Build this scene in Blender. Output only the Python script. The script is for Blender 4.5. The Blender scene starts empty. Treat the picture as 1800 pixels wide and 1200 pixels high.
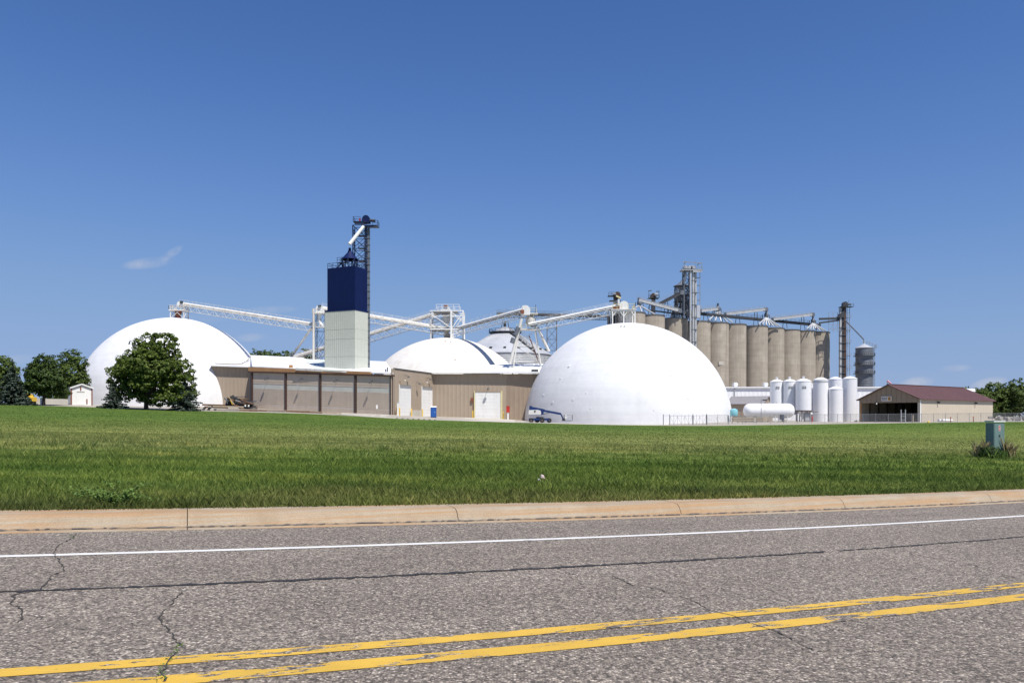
import bpy, bmesh, math, random
import numpy as np
from mathutils import Vector, Matrix

random.seed(7)
rng = np.random.default_rng(7)
PI = math.pi
scene = bpy.context.scene
COL = scene.collection

# ------------------------------------------------------------------ camera
EYE = 1.8
FPX = 1400.0          # focal length in photograph pixels (1800 wide)
HOR = 730.0           # horizon row
cam_d = bpy.data.cameras.new('camera')
cam_d.lens = 28.0
cam_d.sensor_width = 36.0
cam_d.shift_y = (HOR - 600.0) / 1800.0
cam_d.clip_start = 0.05
cam_d.clip_end = 20000.0
cam = bpy.data.objects.new('camera', cam_d)
cam.location = (0, 0, EYE)
cam.rotation_euler = (PI / 2, 0, 0)
COL.objects.link(cam)
scene.camera = cam

# ------------------------------------------------------------------ light
SUN_EL = math.radians(60)
SUN_DIR = Vector((0.60, -0.80, 0)).normalized()
SUN_ROT = math.atan2(SUN_DIR.x, SUN_DIR.y)
world = bpy.data.worlds.new('World')
scene.world = world
world.use_nodes = True
wn, wl = world.node_tree.nodes, world.node_tree.links
wn.clear()
w_out = wn.new('ShaderNodeOutputWorld')
w_bg = wn.new('ShaderNodeBackground')
w_bg.inputs['Strength'].default_value = 0.102
sky = wn.new('ShaderNodeTexSky')
sky.sky_type = 'NISHITA'
sky.sun_disc = False
sky.sun_elevation = SUN_EL
sky.sun_rotation = SUN_ROT
sky.altitude = 300.0
sky.air_density = 1.0
sky.dust_density = 0.0
sky.ozone_density = 10.0
wl.new(w_bg.outputs[0], w_out.inputs[0])

def cloud_chain(prev):
    """small wisps and puffs of cloud low in the sky, by direction"""
    tc = wn.new('ShaderNodeTexCoord')
    sep = wn.new('ShaderNodeSeparateXYZ'); wl.new(tc.outputs['Generated'], sep.inputs[0])
    def m(op, a, b=None, clamp=False):
        n = wn.new('ShaderNodeMath'); n.operation = op; n.use_clamp = clamp
        for i, v in enumerate((a, b)):
            if v is None: continue
            if isinstance(v, (int, float)): n.inputs[i].default_value = v
            else: wl.new(v, n.inputs[i])
        return n.outputs[0]
    yy = m('MAXIMUM', sep.outputs['Y'], 0.02)
    u = m('DIVIDE', sep.outputs['X'], yy)
    w = m('DIVIDE', sep.outputs['Z'], yy)
    comb = wn.new('ShaderNodeCombineXYZ'); wl.new(u, comb.inputs[0]); wl.new(w, comb.inputs[1])
    nz = wn.new('ShaderNodeTexNoise'); nz.inputs['Scale'].default_value = 22; nz.inputs['Detail'].default_value = 6
    nz.inputs['Roughness'].default_value = 0.6
    wl.new(comb.outputs[0], nz.inputs['Vector'])
    total = None
    # (px, py, half width, half height, tilt, weight)
    for (px, py, hw, hh, tilt, wt) in [(262, 462, 52, 11, 0.12, .6), (296, 450, 32, 9, .62, .75), (470, 545, 60, 8, .05, .25),
                                        (440, 593, 36, 8, .05, .4), (1612, 672, 34, 11, .12, .85), (1738, 674, 36, 12, .2, .8),
                                        (1680, 647, 30, 7, .05, .22), (30, 632, 40, 10, .1, .3), (350, 560, 70, 9, 0, .15), (-260, 600, 70, 16, .1, .5), (2060, 640, 80, 16, .1, .6)]:
        a0, b0 = (px - 900) / FPX, (HOR - py) / FPX
        c, s = math.cos(tilt), math.sin(tilt)
        du = m('SUBTRACT', u, a0); dw = m('SUBTRACT', w, b0)
        p = m('ADD', m('MULTIPLY', du, c), m('MULTIPLY', dw, s))
        q = m('SUBTRACT', m('MULTIPLY', dw, c), m('MULTIPLY', du, s))
        p = m('MULTIPLY', p, FPX / hw); q = m('MULTIPLY', q, FPX / hh)
        r2 = m('ADD', m('MULTIPLY', p, p), m('MULTIPLY', q, q))
        g = m('SUBTRACT', 1.0, r2, True)
        g = m('MULTIPLY', m('MULTIPLY', g, m('MULTIPLY', m('SUBTRACT', nz.outputs['Fac'], .3, True), 2.6)), wt, True)
        total = g if total is None else m('MAXIMUM', total, g)
    mix = wn.new('ShaderNodeMix'); mix.data_type = 'RGBA'
    wl.new(total, mix.inputs['Factor'])
    wl.new(prev, mix.inputs['A'])
    mix.inputs['B'].default_value = (5.2, 5.1, 5.2, 1)
    return mix.outputs['Result']
def film_curve(prev):
    """the camera's response to the clear sky, the same in every direction"""
    a = wn.new('ShaderNodeVectorMath'); a.operation = 'SCALE'; a.inputs['Scale'].default_value = .13; wl.new(prev, a.inputs[0])
    c = wn.new('ShaderNodeRGBCurve'); wl.new(a.outputs[0], c.inputs['Color'])
    for ch, pts in enumerate(([(0, 0), (.087, .061), (.162, .142), (.27, .225), (.485, .285), (1, .36)],
                              [(0, 0), (.188, .150), (.337, .282), (.521, .375), (.753, .415), (1, .45)],
                              [(0, 0), (.429, .412), (.679, .600), (.871, .650), (.939, .658), (1, .67)])):
        cv = c.mapping.curves[ch]
        while len(cv.points) < len(pts): cv.points.new(.5, .5)
        for q, (x_, y_) in zip(cv.points, pts): q.location = (x_, y_)
    c.mapping.update()
    b = wn.new('ShaderNodeVectorMath'); b.operation = 'SCALE'; b.inputs['Scale'].default_value = 1 / .13; wl.new(c.outputs[0], b.inputs[0])
    return b.outputs[0]
wl.new(cloud_chain(film_curve(sky.outputs[0])), w_bg.inputs['Color'])

sun_d = bpy.data.lights.new('sun', 'SUN')
sun_d.energy = 4.7
sun_d.angle = math.radians(0.53)
sun_d.color = (1.0, 0.955, 0.88)
sun = bpy.data.objects.new('sun', sun_d)
to_sun = Vector((SUN_DIR.x * math.cos(SUN_EL), SUN_DIR.y * math.cos(SUN_EL), math.sin(SUN_EL)))
sun.rotation_euler = (-to_sun).to_track_quat('-Z', 'Y').to_euler()
COL.objects.link(sun)
vs = scene.view_settings
vs.view_transform = 'Standard'; vs.look = 'None'; vs.exposure = 0.35; vs.gamma = 1.0; vs.use_curve_mapping = False

# ------------------------------------------------------------------ helpers
def P(px, py, Y):
    return Vector(((px - 900) / FPX * Y, Y, EYE + (HOR - py) / FPX * Y))
def V(*a): return Vector(a)

class G:
    def __init__(s): s.v = []; s.f = []
    def add(s, vs_, fs):
        o = len(s.v); s.v += [tuple(p) for p in vs_]; s.f += [tuple(i + o for i in f) for f in fs]; return s
    def box(s, c, d, rz=0.0):
        hx, hy, hz = d[0] / 2, d[1] / 2, d[2] / 2; cs, sn = math.cos(rz), math.sin(rz)
        pts = []
        for z in (-hz, hz):
            for (x, y) in ((-hx, -hy), (hx, -hy), (hx, hy), (-hx, hy)):
                pts.append((c[0] + x * cs - y * sn, c[1] + x * sn + y * cs, c[2] + z))
        return s.add(pts, [(3, 2, 1, 0), (4, 5, 6, 7), (0, 1, 5, 4), (1, 2, 6, 5), (2, 3, 7, 6), (3, 0, 4, 7)])
    def beam(s, p, q, w, h=None, up=(0, 0, 1)):
        h = w if h is None else h
        p, q = Vector(p), Vector(q); d = (q - p).normalized(); u = Vector(up)
        if abs(d.dot(u)) > .97: u = Vector((0, 1, 0))
        r = d.cross(u).normalized(); u = r.cross(d).normalized()
        pts = [b + r * (a * w / 2) + u * (c * h / 2) for b in (p, q) for (a, c) in ((-1, -1), (1, -1), (1, 1), (-1, 1))]
        return s.add(pts, [(3, 2, 1, 0), (4, 5, 6, 7), (0, 1, 5, 4), (1, 2, 6, 5), (2, 3, 7, 6), (3, 0, 4, 7)])
    def tube(s, p, q, r, n=8, r2=None, caps=True):
        p, q = Vector(p), Vector(q); r2 = r if r2 is None else r2
        d = (q - p).normalized(); u = Vector((0, 0, 1)) if abs(d.z) < .95 else Vector((1, 0, 0))
        a = d.cross(u).normalized(); b = d.cross(a).normalized()
        pts = [c + (a * math.cos(t) + b * math.sin(t)) * rr for c, rr in ((p, r), (q, r2)) for t in [2 * PI * i / n for i in range(n)]]
        fs = [(i, (i + 1) % n, n + (i + 1) % n, n + i) for i in range(n)]
        if caps: fs += [tuple(range(n - 1, -1, -1)), tuple(range(n, 2 * n))]
        return s.add(pts, fs)
    def path(s, pts, rs, n=7):
        for i in range(len(pts) - 1): s.tube(pts[i], pts[i + 1], rs[i], n, rs[i + 1])
        return s
    def lathe(s, c, prof, n=24, a0=0.0, a1=2 * PI):
        full = abs(a1 - a0 - 2 * PI) < 1e-6; m = n if full else n + 1
        pts = [(c[0] + r * math.cos(a0 + (a1 - a0) * j / n), c[1] + r * math.sin(a0 + (a1 - a0) * j / n), c[2] + z) for (r, z) in prof for j in range(m)]
        fs = []
        for i in range(len(prof) - 1):
            for j in range(n):
                k = (j + 1) % m if full else j + 1
                fs.append((i * m + j, i * m + k, (i + 1) * m + k, (i + 1) * m + j))
        return s.add(pts, fs)
    def poly(s, pts): return s.add(pts, [tuple(range(len(pts)))])
    def prism(s, pts, vec):
        n = len(pts); vec = Vector(vec); a = [Vector(p) for p in pts]
        return s.add(a + [p + vec for p in a], [tuple(range(n - 1, -1, -1)), tuple(range(n, 2 * n))] + [(i, (i + 1) % n, n + (i + 1) % n, n + i) for i in range(n)])

ORG = {}
def mesh_of(name, g, m, org=(0, 0, 0), smooth=True):
    me = bpy.data.meshes.new(name)
    o = Vector(org)
    me.from_pydata([(p[0] - o.x, p[1] - o.y, p[2] - o.z) for p in g.v], [], g.f)
    me.materials.append(m)
    if smooth:
        me.polygons.foreach_set('use_smooth', [True] * len(me.polygons))
        me.set_sharp_from_angle(angle=math.radians(38))
    me.update()
    return me
def tag(o, label=None, cat=None, group=None, kind=None):
    if label: o['label'] = label
    if cat: o['category'] = cat
    if group: o['group'] = group
    if kind: o['kind'] = kind
    return o
def thing(name, label, cat, loc=(0, 0, 0), group=None):
    o = bpy.data.objects.new(name, None); COL.objects.link(o)
    o.location = loc; o.empty_display_size = .5; ORG[o.name] = Vector(loc)
    return tag(o, label, cat, group)
def obj(name, g, m, parent=None, smooth=True):
    """one mesh object; vertices are given in world space"""
    org = ORG[parent.name] if parent is not None else Vector((0, 0, 0))
    o = bpy.data.objects.new(name, mesh_of(name, g, m, org, smooth)); COL.objects.link(o)
    if parent is not None: o.parent = parent
    ORG[o.name] = org
    return o
def solo(name, g, m, label, cat, loc, group=None, smooth=True):
    o = bpy.data.objects.new(name, mesh_of(name, g, m, loc, smooth)); COL.objects.link(o)
    o.location = loc; ORG[o.name] = Vector(loc)
    return tag(o, label, cat, group)
def struct(name, g, m, smooth=True):
    o = obj(name, g, m, None, smooth); o['kind'] = 'structure'; return o
def dup(root, loc, rotz=None, label=None, group=None, scale=None):
    def cp(o, par):
        c = o.copy(); COL.objects.link(c); c.parent = par
        for ch in o.children: cp(ch, c)
        return c
    r = cp(root, None); r.location = loc
    if rotz is not None: r.rotation_euler = (0, 0, rotz)
    if scale is not None: r.scale = (scale,) * 3 if isinstance(scale, (int, float)) else scale
    if label: r['label'] = label
    if group: r['group'] = group
    return r

# ------------------------------------------------------------------ materials
def nodes_of(name):
    m = bpy.data.materials.new(name); m.use_nodes = True
    nt = m.node_tree; return m, nt.nodes, nt.links, nt.nodes['Principled BSDF']
def ramp(n, stops):
    r = n.new('ShaderNodeValToRGB'); e = r.color_ramp.elements
    while len(e) < len(stops): e.new(.5)
    for el, (p, c) in zip(e, stops):
        el.position = p; el.color = (c[0], c[1], c[2], 1) if len(c) == 3 else c
    return r
def sc(c, k): return tuple(min(1, x * k) for x in c)
def noise(n, l, vec, scale, detail=4, rough=.55):
    t = n.new('ShaderNodeTexNoise'); t.inputs['Scale'].default_value = scale
    t.inputs['Detail'].default_value = detail; t.inputs['Roughness'].default_value = rough
    l.new(vec, t.inputs['Vector']); return t
def mapping(n, l, vec, scale=(1, 1, 1), rot=(0, 0, 0)):
    mp = n.new('ShaderNodeMapping'); mp.inputs['Scale'].default_value = scale; mp.inputs['Rotation'].default_value = rot
    l.new(vec, mp.inputs['Vector']); return mp.outputs[0]
def mixc(n, l, fac, a, b, mode='MIX'):
    x = n.new('ShaderNodeMix'); x.data_type = 'RGBA'; x.blend_type = mode
    for k, v in (('Factor', fac), ('A', a), ('B', b)):
        if isinstance(v, (int, float)): x.inputs[k].default_value = v
        elif isinstance(v, tuple): x.inputs[k].default_value = (v[0], v[1], v[2], 1)
        else: l.new(v, x.inputs[k])
    return x.outputs['Result']
def mat(name, col, rough=.6, metal=0.0, var=.1, vs_=.6, bump=0.0, bs=12.0, streak=0.0, streak_col=None, sxy=1.2, spec=.4, rib=None, ribamt=.3, spots=0.0, spot_col=(.2, .12, .06)):
    m, n, l, b = nodes_of(name)
    tc = n.new('ShaderNodeTexCoord'); v = tc.outputs['Object']
    t = noise(n, l, v, vs_, 6, .6)
    r = ramp(n, [(.3, sc(col, 1 - var)), (.7, sc(col, 1 + var * .6))]); l.new(t.outputs['Fac'], r.inputs[0])
    c = r.outputs[0]
    if streak:
        s = noise(n, l, mapping(n, l, v, (sxy, sxy, sxy * .045)), 1.0, 6, .65)
        sr = ramp(n, [(.48, (0, 0, 0)), (.72, (1, 1, 1))]); l.new(s.outputs['Fac'], sr.inputs[0])
        mu = n.new('ShaderNodeMath'); mu.operation = 'MULTIPLY'; mu.inputs[1].default_value = streak; l.new(sr.outputs[0], mu.inputs[0])
        c = mixc(n, l, mu.outputs[0], c, streak_col or sc(col, .4))
    if spots:
        s = noise(n, l, v, vs_ * 5, 5, .7)
        sr = ramp(n, [(.62, (0, 0, 0)), (.72, (1, 1, 1))]); l.new(s.outputs['Fac'], sr.inputs[0])
        mu = n.new('ShaderNodeMath'); mu.operation = 'MULTIPLY'; mu.inputs[1].default_value = spots; l.new(sr.outputs[0], mu.inputs[0])
        c = mixc(n, l, mu.outputs[0], c, spot_col)
    l.new(c, b.inputs['Base Color'])
    b.inputs['Roughness'].default_value = rough; b.inputs['Metallic'].default_value = metal
    b.inputs['Specular IOR Level'].default_value = spec
    if bump:
        t2 = noise(n, l, v, bs, 5, .6)
        bp = n.new('ShaderNodeBump'); bp.inputs['Strength'].default_value = bump; bp.inputs['Distance'].default_value = .05
        l.new(t2.outputs['Fac'], bp.inputs['Height']); l.new(bp.outputs[0], b.inputs['Normal'])
    return m

M = {}
M['white_metal'] = mat('white_metal', (.74, .74, .73), .45, 0, .06, .8, streak=.25, streak_col=(.42, .37, .31))
M['white_rusty'] = mat('white_rusty', (.66, .64, .60), .55, 0, .1, .9, streak=.5, streak_col=(.30, .19, .11), spots=.35, spot_col=(.28, .15, .07))
M['white_tank'] = mat('white_tank', (.78, .78, .80), .4, 0, .04, .3, streak=.12, streak_col=(.5, .48, .45))
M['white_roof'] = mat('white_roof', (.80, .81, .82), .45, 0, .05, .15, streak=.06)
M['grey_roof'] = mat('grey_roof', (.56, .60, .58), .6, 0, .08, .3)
M['shingle'] = mat('shingle', (.24, .23, .24), .9, 0, .2, 3, bump=.4, bs=15)
M['beige'] = mat('beige_siding', (.345, .278, .212), .6, 0, .07, .25, streak=.2, streak_col=(.265, .205, .152), sxy=.7)
M['beige_old'] = mat('beige_old', (.30, .232, .172), .65, 0, .1, .4, streak=.45, streak_col=(.21, .155, .11), sxy=.9)
M['bay_panel'] = mat('bay_panel', (.50, .42, .34), .6, 0, .08, .4, streak=.2, streak_col=(.28, .23, .185))
M['strip_light'] = mat('translucent_strip', (.52, .52, .47), .4, 0, .08, .5)
M['brown_steel'] = mat('brown_steel', (.075, .042, .030), .55, 0, .15, 1, spots=.3)
M['fascia'] = mat('fascia_tan', (.40, .22, .10), .6, 0, .12, .5, streak=.2)
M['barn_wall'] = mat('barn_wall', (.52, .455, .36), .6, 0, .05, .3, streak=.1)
M['barn_gable_shaded'] = mat('barn_gable_shaded', (.27, .205, .145), .6, 0, .06, .3)  # same tan as the barn walls, with the gable's shade put into the colour
M['maroon'] = mat('maroon_roof', (.115, .055, .055), .65, 0, .1, .3, streak=.12)
M['navy'] = mat('navy_panel', (.004, .013, .075), .6, 0, .12, .3, spec=.2, streak=.1, streak_col=(.02, .03, .07))
M['navy_steel'] = mat('navy_steel', (.018, .03, .085), .5, 0, .2, .8)
M['cream'] = mat('cream_panel', (.55, .56, .495), .5, 0, .05, .25, streak=.12, streak_col=(.45, .46, .42))
M['galv'] = mat('galvanised', (.46, .47, .48), .5, .2, .18, .7, streak=.25, streak_col=(.22, .2, .19))
M['galv_dark'] = mat('galvanised_dark', (.16, .175, .20), .55, .3, .25, .8, spots=.2)
M['galv_roof'] = mat('galvanised_roof', (.56, .57, .59), .42, .35, .12, .3)
M['steel_dark'] = mat('steel_dark', (.055, .058, .065), .6, .2, .25, .8)
M['concrete_silo'] = None
M['rail'] = mat('rail_steel', (.30, .30, .31), .5, .3, .1, 1)
M['yellow_steel'] = mat('yellow_paint_steel', (.70, .45, .04), .5, 0, .1, 1.5)
M['yellow_rail'] = mat('yellow_rail', (.62, .56, .30), .5, 0, .1, 1.5)
M['red'] = mat('red_paint', (.46, .035, .025), .45, 0, .08, 2)
M['blue_plastic'] = mat('blue_plastic', (.02, .10, .36), .45, 0, .08, 2)
M['blue_paint'] = mat('blue_paint', (.014, .034, .13), .4, 0, .1, 1)
M['tyre'] = mat('tyre', (.025, .024, .023), .9, 0, .2, 3)
M['hub'] = mat('hub', (.10, .08, .07), .7, 0, .2, 3)
M['white_plastic'] = mat('white_plastic', (.78, .78, .76), .4, 0, .04, 2)
M['teal'] = mat('teal_plastic', (.22, .50, .56), .4, 0, .05, 1)
M['black_void'] = mat('timber_in_shade', (.05, .04, .034), .9, 0, .25, .8)  # barn timbers and shade sheet, the interior's shade put into the colour
M['wood'] = mat('timber_brown', (.17, .095, .055), .85, 0, .25, 1.5, bump=.3)
M['wood_pale'] = mat('timber_pale', (.44, .36, .26), .85, 0, .2, 1.5, bump=.3)
M['wood_grey'] = mat('timber_grey', (.30, .27, .24), .9, 0, .2, 1.5, bump=.3)
M['bark'] = mat('bark', (.085, .065, .05), .95, 0, .3, 4, bump=.8, bs=18)
M['ped_green'] = mat('pedestal_green', (.15, .23, .22), .5, 0, .1, 3, streak=.15, sxy=6)
M['ped_top'] = mat('pedestal_lid', (.60, .62, .58), .5, 0, .06, 3)
M['sticker'] = mat('sticker_white', (.7, .66, .64), .5, 0, .05, 8)
M['sticker_red'] = mat('sticker_red', (.55, .10, .08), .5, 0, .05, 8)
M['ink'] = mat('ink', (.03, .03, .035), .6, 0, .05, 8)
M['pink'] = mat('pink_cloth', (.78, .38, .42), .8, 0, .05, 2)
M['glass'] = mat('dark_glass', (.02, .025, .03), .12, 0, .05, 2, spec=.6)
M['brown_trim'] = mat('brown_trim', (.22, .07, .04), .6, 0, .1, 2)
M['sign_white'] = mat('sign_white', (.62, .60, .58), .6, 0, .06, 2)
M['sign_gold'] = mat('sign_gold', (.55, .30, .04), .5, 0, .1, 2)
M['rock'] = mat('rock', (.4, .38, .35), .9, 0, .2, 3, bump=.5)
M['bag'] = mat('crumpled_paper', (.52, .40, .40), .8, 0, .1, 20)

def silo_mat():
    m, n, l, b = nodes_of('silo_concrete')
    tc = n.new('ShaderNodeTexCoord'); v = tc.outputs['Object']
    t = noise(n, l, v, .25, 7, .62)
    r = ramp(n, [(.3, (.31, .268, .218)), (.7, (.44, .388, .322))]); l.new(t.outputs['Fac'], r.inputs[0])
    s = noise(n, l, mapping(n, l, v, (.75, .75, .018)), 1.0, 6, .7)
    sr = ramp(n, [(.46, (0, 0, 0)), (.66, (.5, .5, .5))]); l.new(s.outputs['Fac'], sr.inputs[0])
    c = mixc(n, l, sr.outputs[0], r.outputs[0], (.21, .178, .142))
    s3 = noise(n, l, mapping(n, l, v, (1.6, 1.6, .03)), 1.0, 5, .7)
    sr3 = ramp(n, [(.55, (0, 0, 0)), (.75, (.5, .5, .5))]); l.new(s3.outputs['Fac'], sr3.inputs[0])
    c = mixc(n, l, sr3.outputs[0], c, (.50, .45, .39))
    # slip-form pour rings
    s2 = noise(n, l, mapping(n, l, v, (.02, .02, .55)), 1.0, 3, .6)
    sr2 = ramp(n, [(.42, (.91, .905, .90)), (.6, (1, 1, 1))]); l.new(s2.outputs['Fac'], sr2.inputs[0])
    c = mixc(n, l, 1.0, c, sr2.outputs[0], 'MULTIPLY')
    l.new(c, b.inputs['Base Color']); b.inputs['Roughness'].default_value = .85
    bp = n.new('ShaderNodeBump'); bp.inputs['Strength'].default_value = .25; bp.inputs['Distance'].default_value = .1
    l.new(s2.outputs['Fac'], bp.inputs['Height']); l.new(bp.outputs[0], b.inputs['Normal'])
    return m
M['concrete_silo'] = silo_mat()

def dome_mat(name, col, dirt, dirtcol):
    m, n, l, b = nodes_of(name)
    tc = n.new('ShaderNodeTexCoord'); v = tc.outputs['Object']
    t = noise(n, l, v, .12, 7, .62)
    r = ramp(n, [(.3, sc(col, .95)), (.7, col)]); l.new(t.outputs['Fac'], r.inputs[0])
    s = noise(n, l, mapping(n, l, v, (.5, .5, .05)), 1.0, 6, .68)
    sr = ramp(n, [(.52, (0, 0, 0)), (.78, (dirt,) * 3)]); l.new(s.outputs['Fac'], sr.inputs[0])
    c = mixc(n, l, sr.outputs[0], r.outputs[0], dirtcol)
    hb = noise(n, l, mapping(n, l, v, (.025, .025, .55)), 1.0, 4, .6); hr_ = ramp(n, [(.38, (.94, .94, .945)), (.62, (1.02, 1.02, 1.02))]); l.new(hb.outputs['Fac'], hr_.inputs[0])
    c = mixc(n, l, 1.0, c, hr_.outputs[0], 'MULTIPLY')
    pt = noise(n, l, v, .35, 6, .7); pr_ = ramp(n, [(.35, (.93, .93, .935)), (.6, (1.01, 1.01, 1.01))]); l.new(pt.outputs['Fac'], pr_.inputs[0])
    c = mixc(n, l, 1.0, c, pr_.outputs[0], 'MULTIPLY')
    l.new(c, b.inputs['Base Color']); b.inputs['Roughness'].default_value = .62; b.inputs['Specular IOR Level'].default_value = .3
    t2 = noise(n, l, v, .55, 3, .5); t3 = noise(n, l, v, 5, 4, .6)
    ad = n.new('ShaderNodeMath'); ad.operation = 'MULTIPLY_ADD'; ad.inputs[1].default_value = .12
    l.new(t3.outputs['Fac'], ad.inputs[0]); l.new(t2.outputs['Fac'], ad.inputs[2])
    bp = n.new('ShaderNodeBump'); bp.inputs['Strength'].default_value = .18; bp.inputs['Distance'].default_value = .2
    l.new(ad.outputs[0], bp.inputs['Height']); l.new(bp.outputs[0], b.inputs['Normal'])
    return m
M['dome'] = dome_mat('dome_white', (.73, .73, .745), .3, (.50, .50, .52))
M['dome_old'] = dome_mat('dome_cream', (.70, .675, .635), .6, (.46, .39, .30))

def asphalt_color(n, l, v):
    vo = n.new('ShaderNodeTexVoronoi'); vo.inputs['Scale'].default_value = 60; l.new(v, vo.inputs['Vector'])
    sepc = n.new('ShaderNodeSeparateColor'); l.new(vo.outputs['Color'], sepc.inputs[0])
    r = ramp(n, [(0, (.085, .072, .060)), (.3, (.19, .163, .136)), (.68, (.325, .280, .230)), (.92, (.46, .40, .335)), (1, (.70, .62, .53))])
    l.new(sepc.outputs[0], r.inputs[0])
    # dark binder between stones
    dr = ramp(n, [(.18, (1, 1, 1)), (.55, (.55, .54, .54))]); l.new(vo.outputs['Distance'], dr.inputs[0])
    c = mixc(n, l, 1.0, r.outputs[0], dr.outputs[0], 'MULTIPLY')
    v2 = n.new('ShaderNodeTexVoronoi'); v2.inputs['Scale'].default_value = 27; l.new(v, v2.inputs['Vector'])
    s2_ = n.new('ShaderNodeSeparateColor'); l.new(v2.outputs['Color'], s2_.inputs[0])
    r2_ = ramp(n, [(.0, (.68, .67, .66)), (.12, (1, 1, 1)), (.86, (1, 1, 1)), (1, (1.28, 1.26, 1.22))]); l.new(s2_.outputs[1], r2_.inputs[0])
    c = mixc(n, l, 1.0, c, r2_.outputs[0], 'MULTIPLY')
    big = noise(n, l, v, .35, 5, .6)
    br = ramp(n, [(.3, (.86, .85, .84)), (.7, (1.1, 1.09, 1.08))]); l.new(big.outputs['Fac'], br.inputs[0])
    c = mixc(n, l, 1.0, c, br.outputs[0], 'MULTIPLY')
    wp = noise(n, l, mapping(n, l, mapping(n, l, v, (1, 1, 1), (0, 0, -math.atan2(.375, .927))), (.05, .9, 1)), 1.0, 4, .6)
    wr = ramp(n, [(.3, (.84, .83, .82)), (.7, (1.10, 1.10, 1.10))]); l.new(wp.outputs['Fac'], wr.inputs[0])
    c = mixc(n, l, 1.0, c, wr.outputs[0], 'MULTIPLY')
    st = noise(n, l, v, 1.3, 6, .7)
    stt = ramp(n, [(.66, (0, 0, 0)), (.76, (.35, .35, .35))]); l.new(st.outputs['Fac'], stt.inputs[0])
    c = mixc(n, l, stt.outputs[0], c, (.12, .075, .055))
    return c, vo
def asphalt_mat():
    m, n, l, b = nodes_of('asphalt'); tc = n.new('ShaderNodeTexCoord'); v = tc.outputs['Object']
    c, vo = asphalt_color(n, l, v)
    l.new(c, b.inputs['Base Color']); b.inputs['Roughness'].default_value = .85
    bp = n.new('ShaderNodeBump'); bp.inputs['Strength'].default_value = .9; bp.inputs['Distance'].default_value = .006; bp.invert = True
    l.new(vo.outputs['Distance'], bp.inputs['Height']); l.new(bp.outputs[0], b.inputs['Normal'])
    return m
M['asphalt'] = asphalt_mat()
def paint_mat(name, col, thr, sx=(1, 1, 1), scale=6):
    m, n, l, b = nodes_of(name); tc = n.new('ShaderNodeTexCoord'); v = tc.outputs['Object']
    c, vo = asphalt_color(n, l, v)
    t = noise(n, l, mapping(n, l, mapping(n, l, v, (1, 1, 1), (0, 0, -math.atan2(.375, .927))), sx), scale, 6, .66)
    f = noise(n, l, v, 90, 2, .5)
    ad = n.new('ShaderNodeMath'); ad.operation = 'MULTIPLY_ADD'; ad.inputs[1].default_value = .10; l.new(f.outputs['Fac'], ad.inputs[0]); l.new(t.outputs['Fac'], ad.inputs[2])
    r = ramp(n, [(thr, (0, 0, 0)), (thr + .012, (1, 1, 1))]); l.new(ad.outputs[0], r.inputs[0])
    v2 = noise(n, l, v, 3, 5, .6); r2 = ramp(n, [(.3, sc(col, .82)), (.7, col)]); l.new(v2.outputs['Fac'], r2.inputs[0])
    l.new(mixc(n, l, r.outputs[0], r2.outputs[0], c), b.inputs['Base Color']); b.inputs['Roughness'].default_value = .7
    bp = n.new('ShaderNodeBump'); bp.inputs['Strength'].default_value = .5; bp.inputs['Distance'].default_value = .004; bp.invert = True
    l.new(vo.outputs['Distance'], bp.inputs['Height']); l.new(bp.outputs[0], b.inputs['Normal'])
    return m
M['yellow_line'] = paint_mat('yellow_line_paint', (.60, .375, .048), 0.605, (1.0, 4.0, 1), 2.4)
M['white_line'] = paint_mat('white_line_paint', (.70, .69, .67), .70, (1, 3, 1), 3)
M['crack'] = mat('crack_dirt', (.05, .045, .040), .95, 0, .3, 6)
M['tar'] = mat('tar_joint', (.030, .028, .030), .8, 0, .3, 6, bump=.5, bs=40)
def kerb_mat():
    m, n, l, b = nodes_of('kerb_concrete'); tc = n.new('ShaderNodeTexCoord'); v = tc.outputs['Object']
    t = noise(n, l, v, 2.0, 7, .65)
    r = ramp(n, [(.3, (.29, .235, .165)), (.7, (.38, .32, .24))]); l.new(t.outputs['Fac'], r.inputs[0])
    s = noise(n, l, mapping(n, l, mapping(n, l, v, (1, 1, 1), (0, 0, -math.atan2(.375, .927))), (.35, 5, 26)), 1.0, 5, .65)
    sr = ramp(n, [(.42, (0, 0, 0)), (.62, (.75, .75, .75))]); l.new(s.outputs['Fac'], sr.inputs[0])
    c = mixc(n, l, sr.outputs[0], r.outputs[0], (.36, .205, .09))
    g = noise(n, l, v, 60, 3, .6); gr = ramp(n, [(.35, (.82, .82, .82)), (.65, (1.05, 1.05, 1.05))]); l.new(g.outputs['Fac'], gr.inputs[0])
    c = mixc(n, l, 1.0, c, gr.outputs[0], 'MULTIPLY')
    l.new(c, b.inputs['Base Color']); b.inputs['Roughness'].default_value = .9
    bp = n.new('ShaderNodeBump'); bp.inputs['Strength'].default_value = .5; bp.inputs['Distance'].default_value = .01
    l.new(t.outputs['Fac'], bp.inputs['Height']); l.new(bp.outputs[0], b.inputs['Normal'])
    return m
M['kerb'] = kerb_mat()
M['dirt'] = mat('gutter_dirt', (.17, .145, .125), .95, 0, .3, 8, bump=.6, bs=60)
M['yard'] = mat('yard_gravel', (.36, .325, .275), .95, 0, .16, .25, bump=.3, bs=6)
M['pad'] = mat('concrete_pad', (.46, .43, .375), .9, 0, .1, .4)
M['field'] = mat('far_field', (.075, .10, .035), .95, 0, .25, .03)

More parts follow.
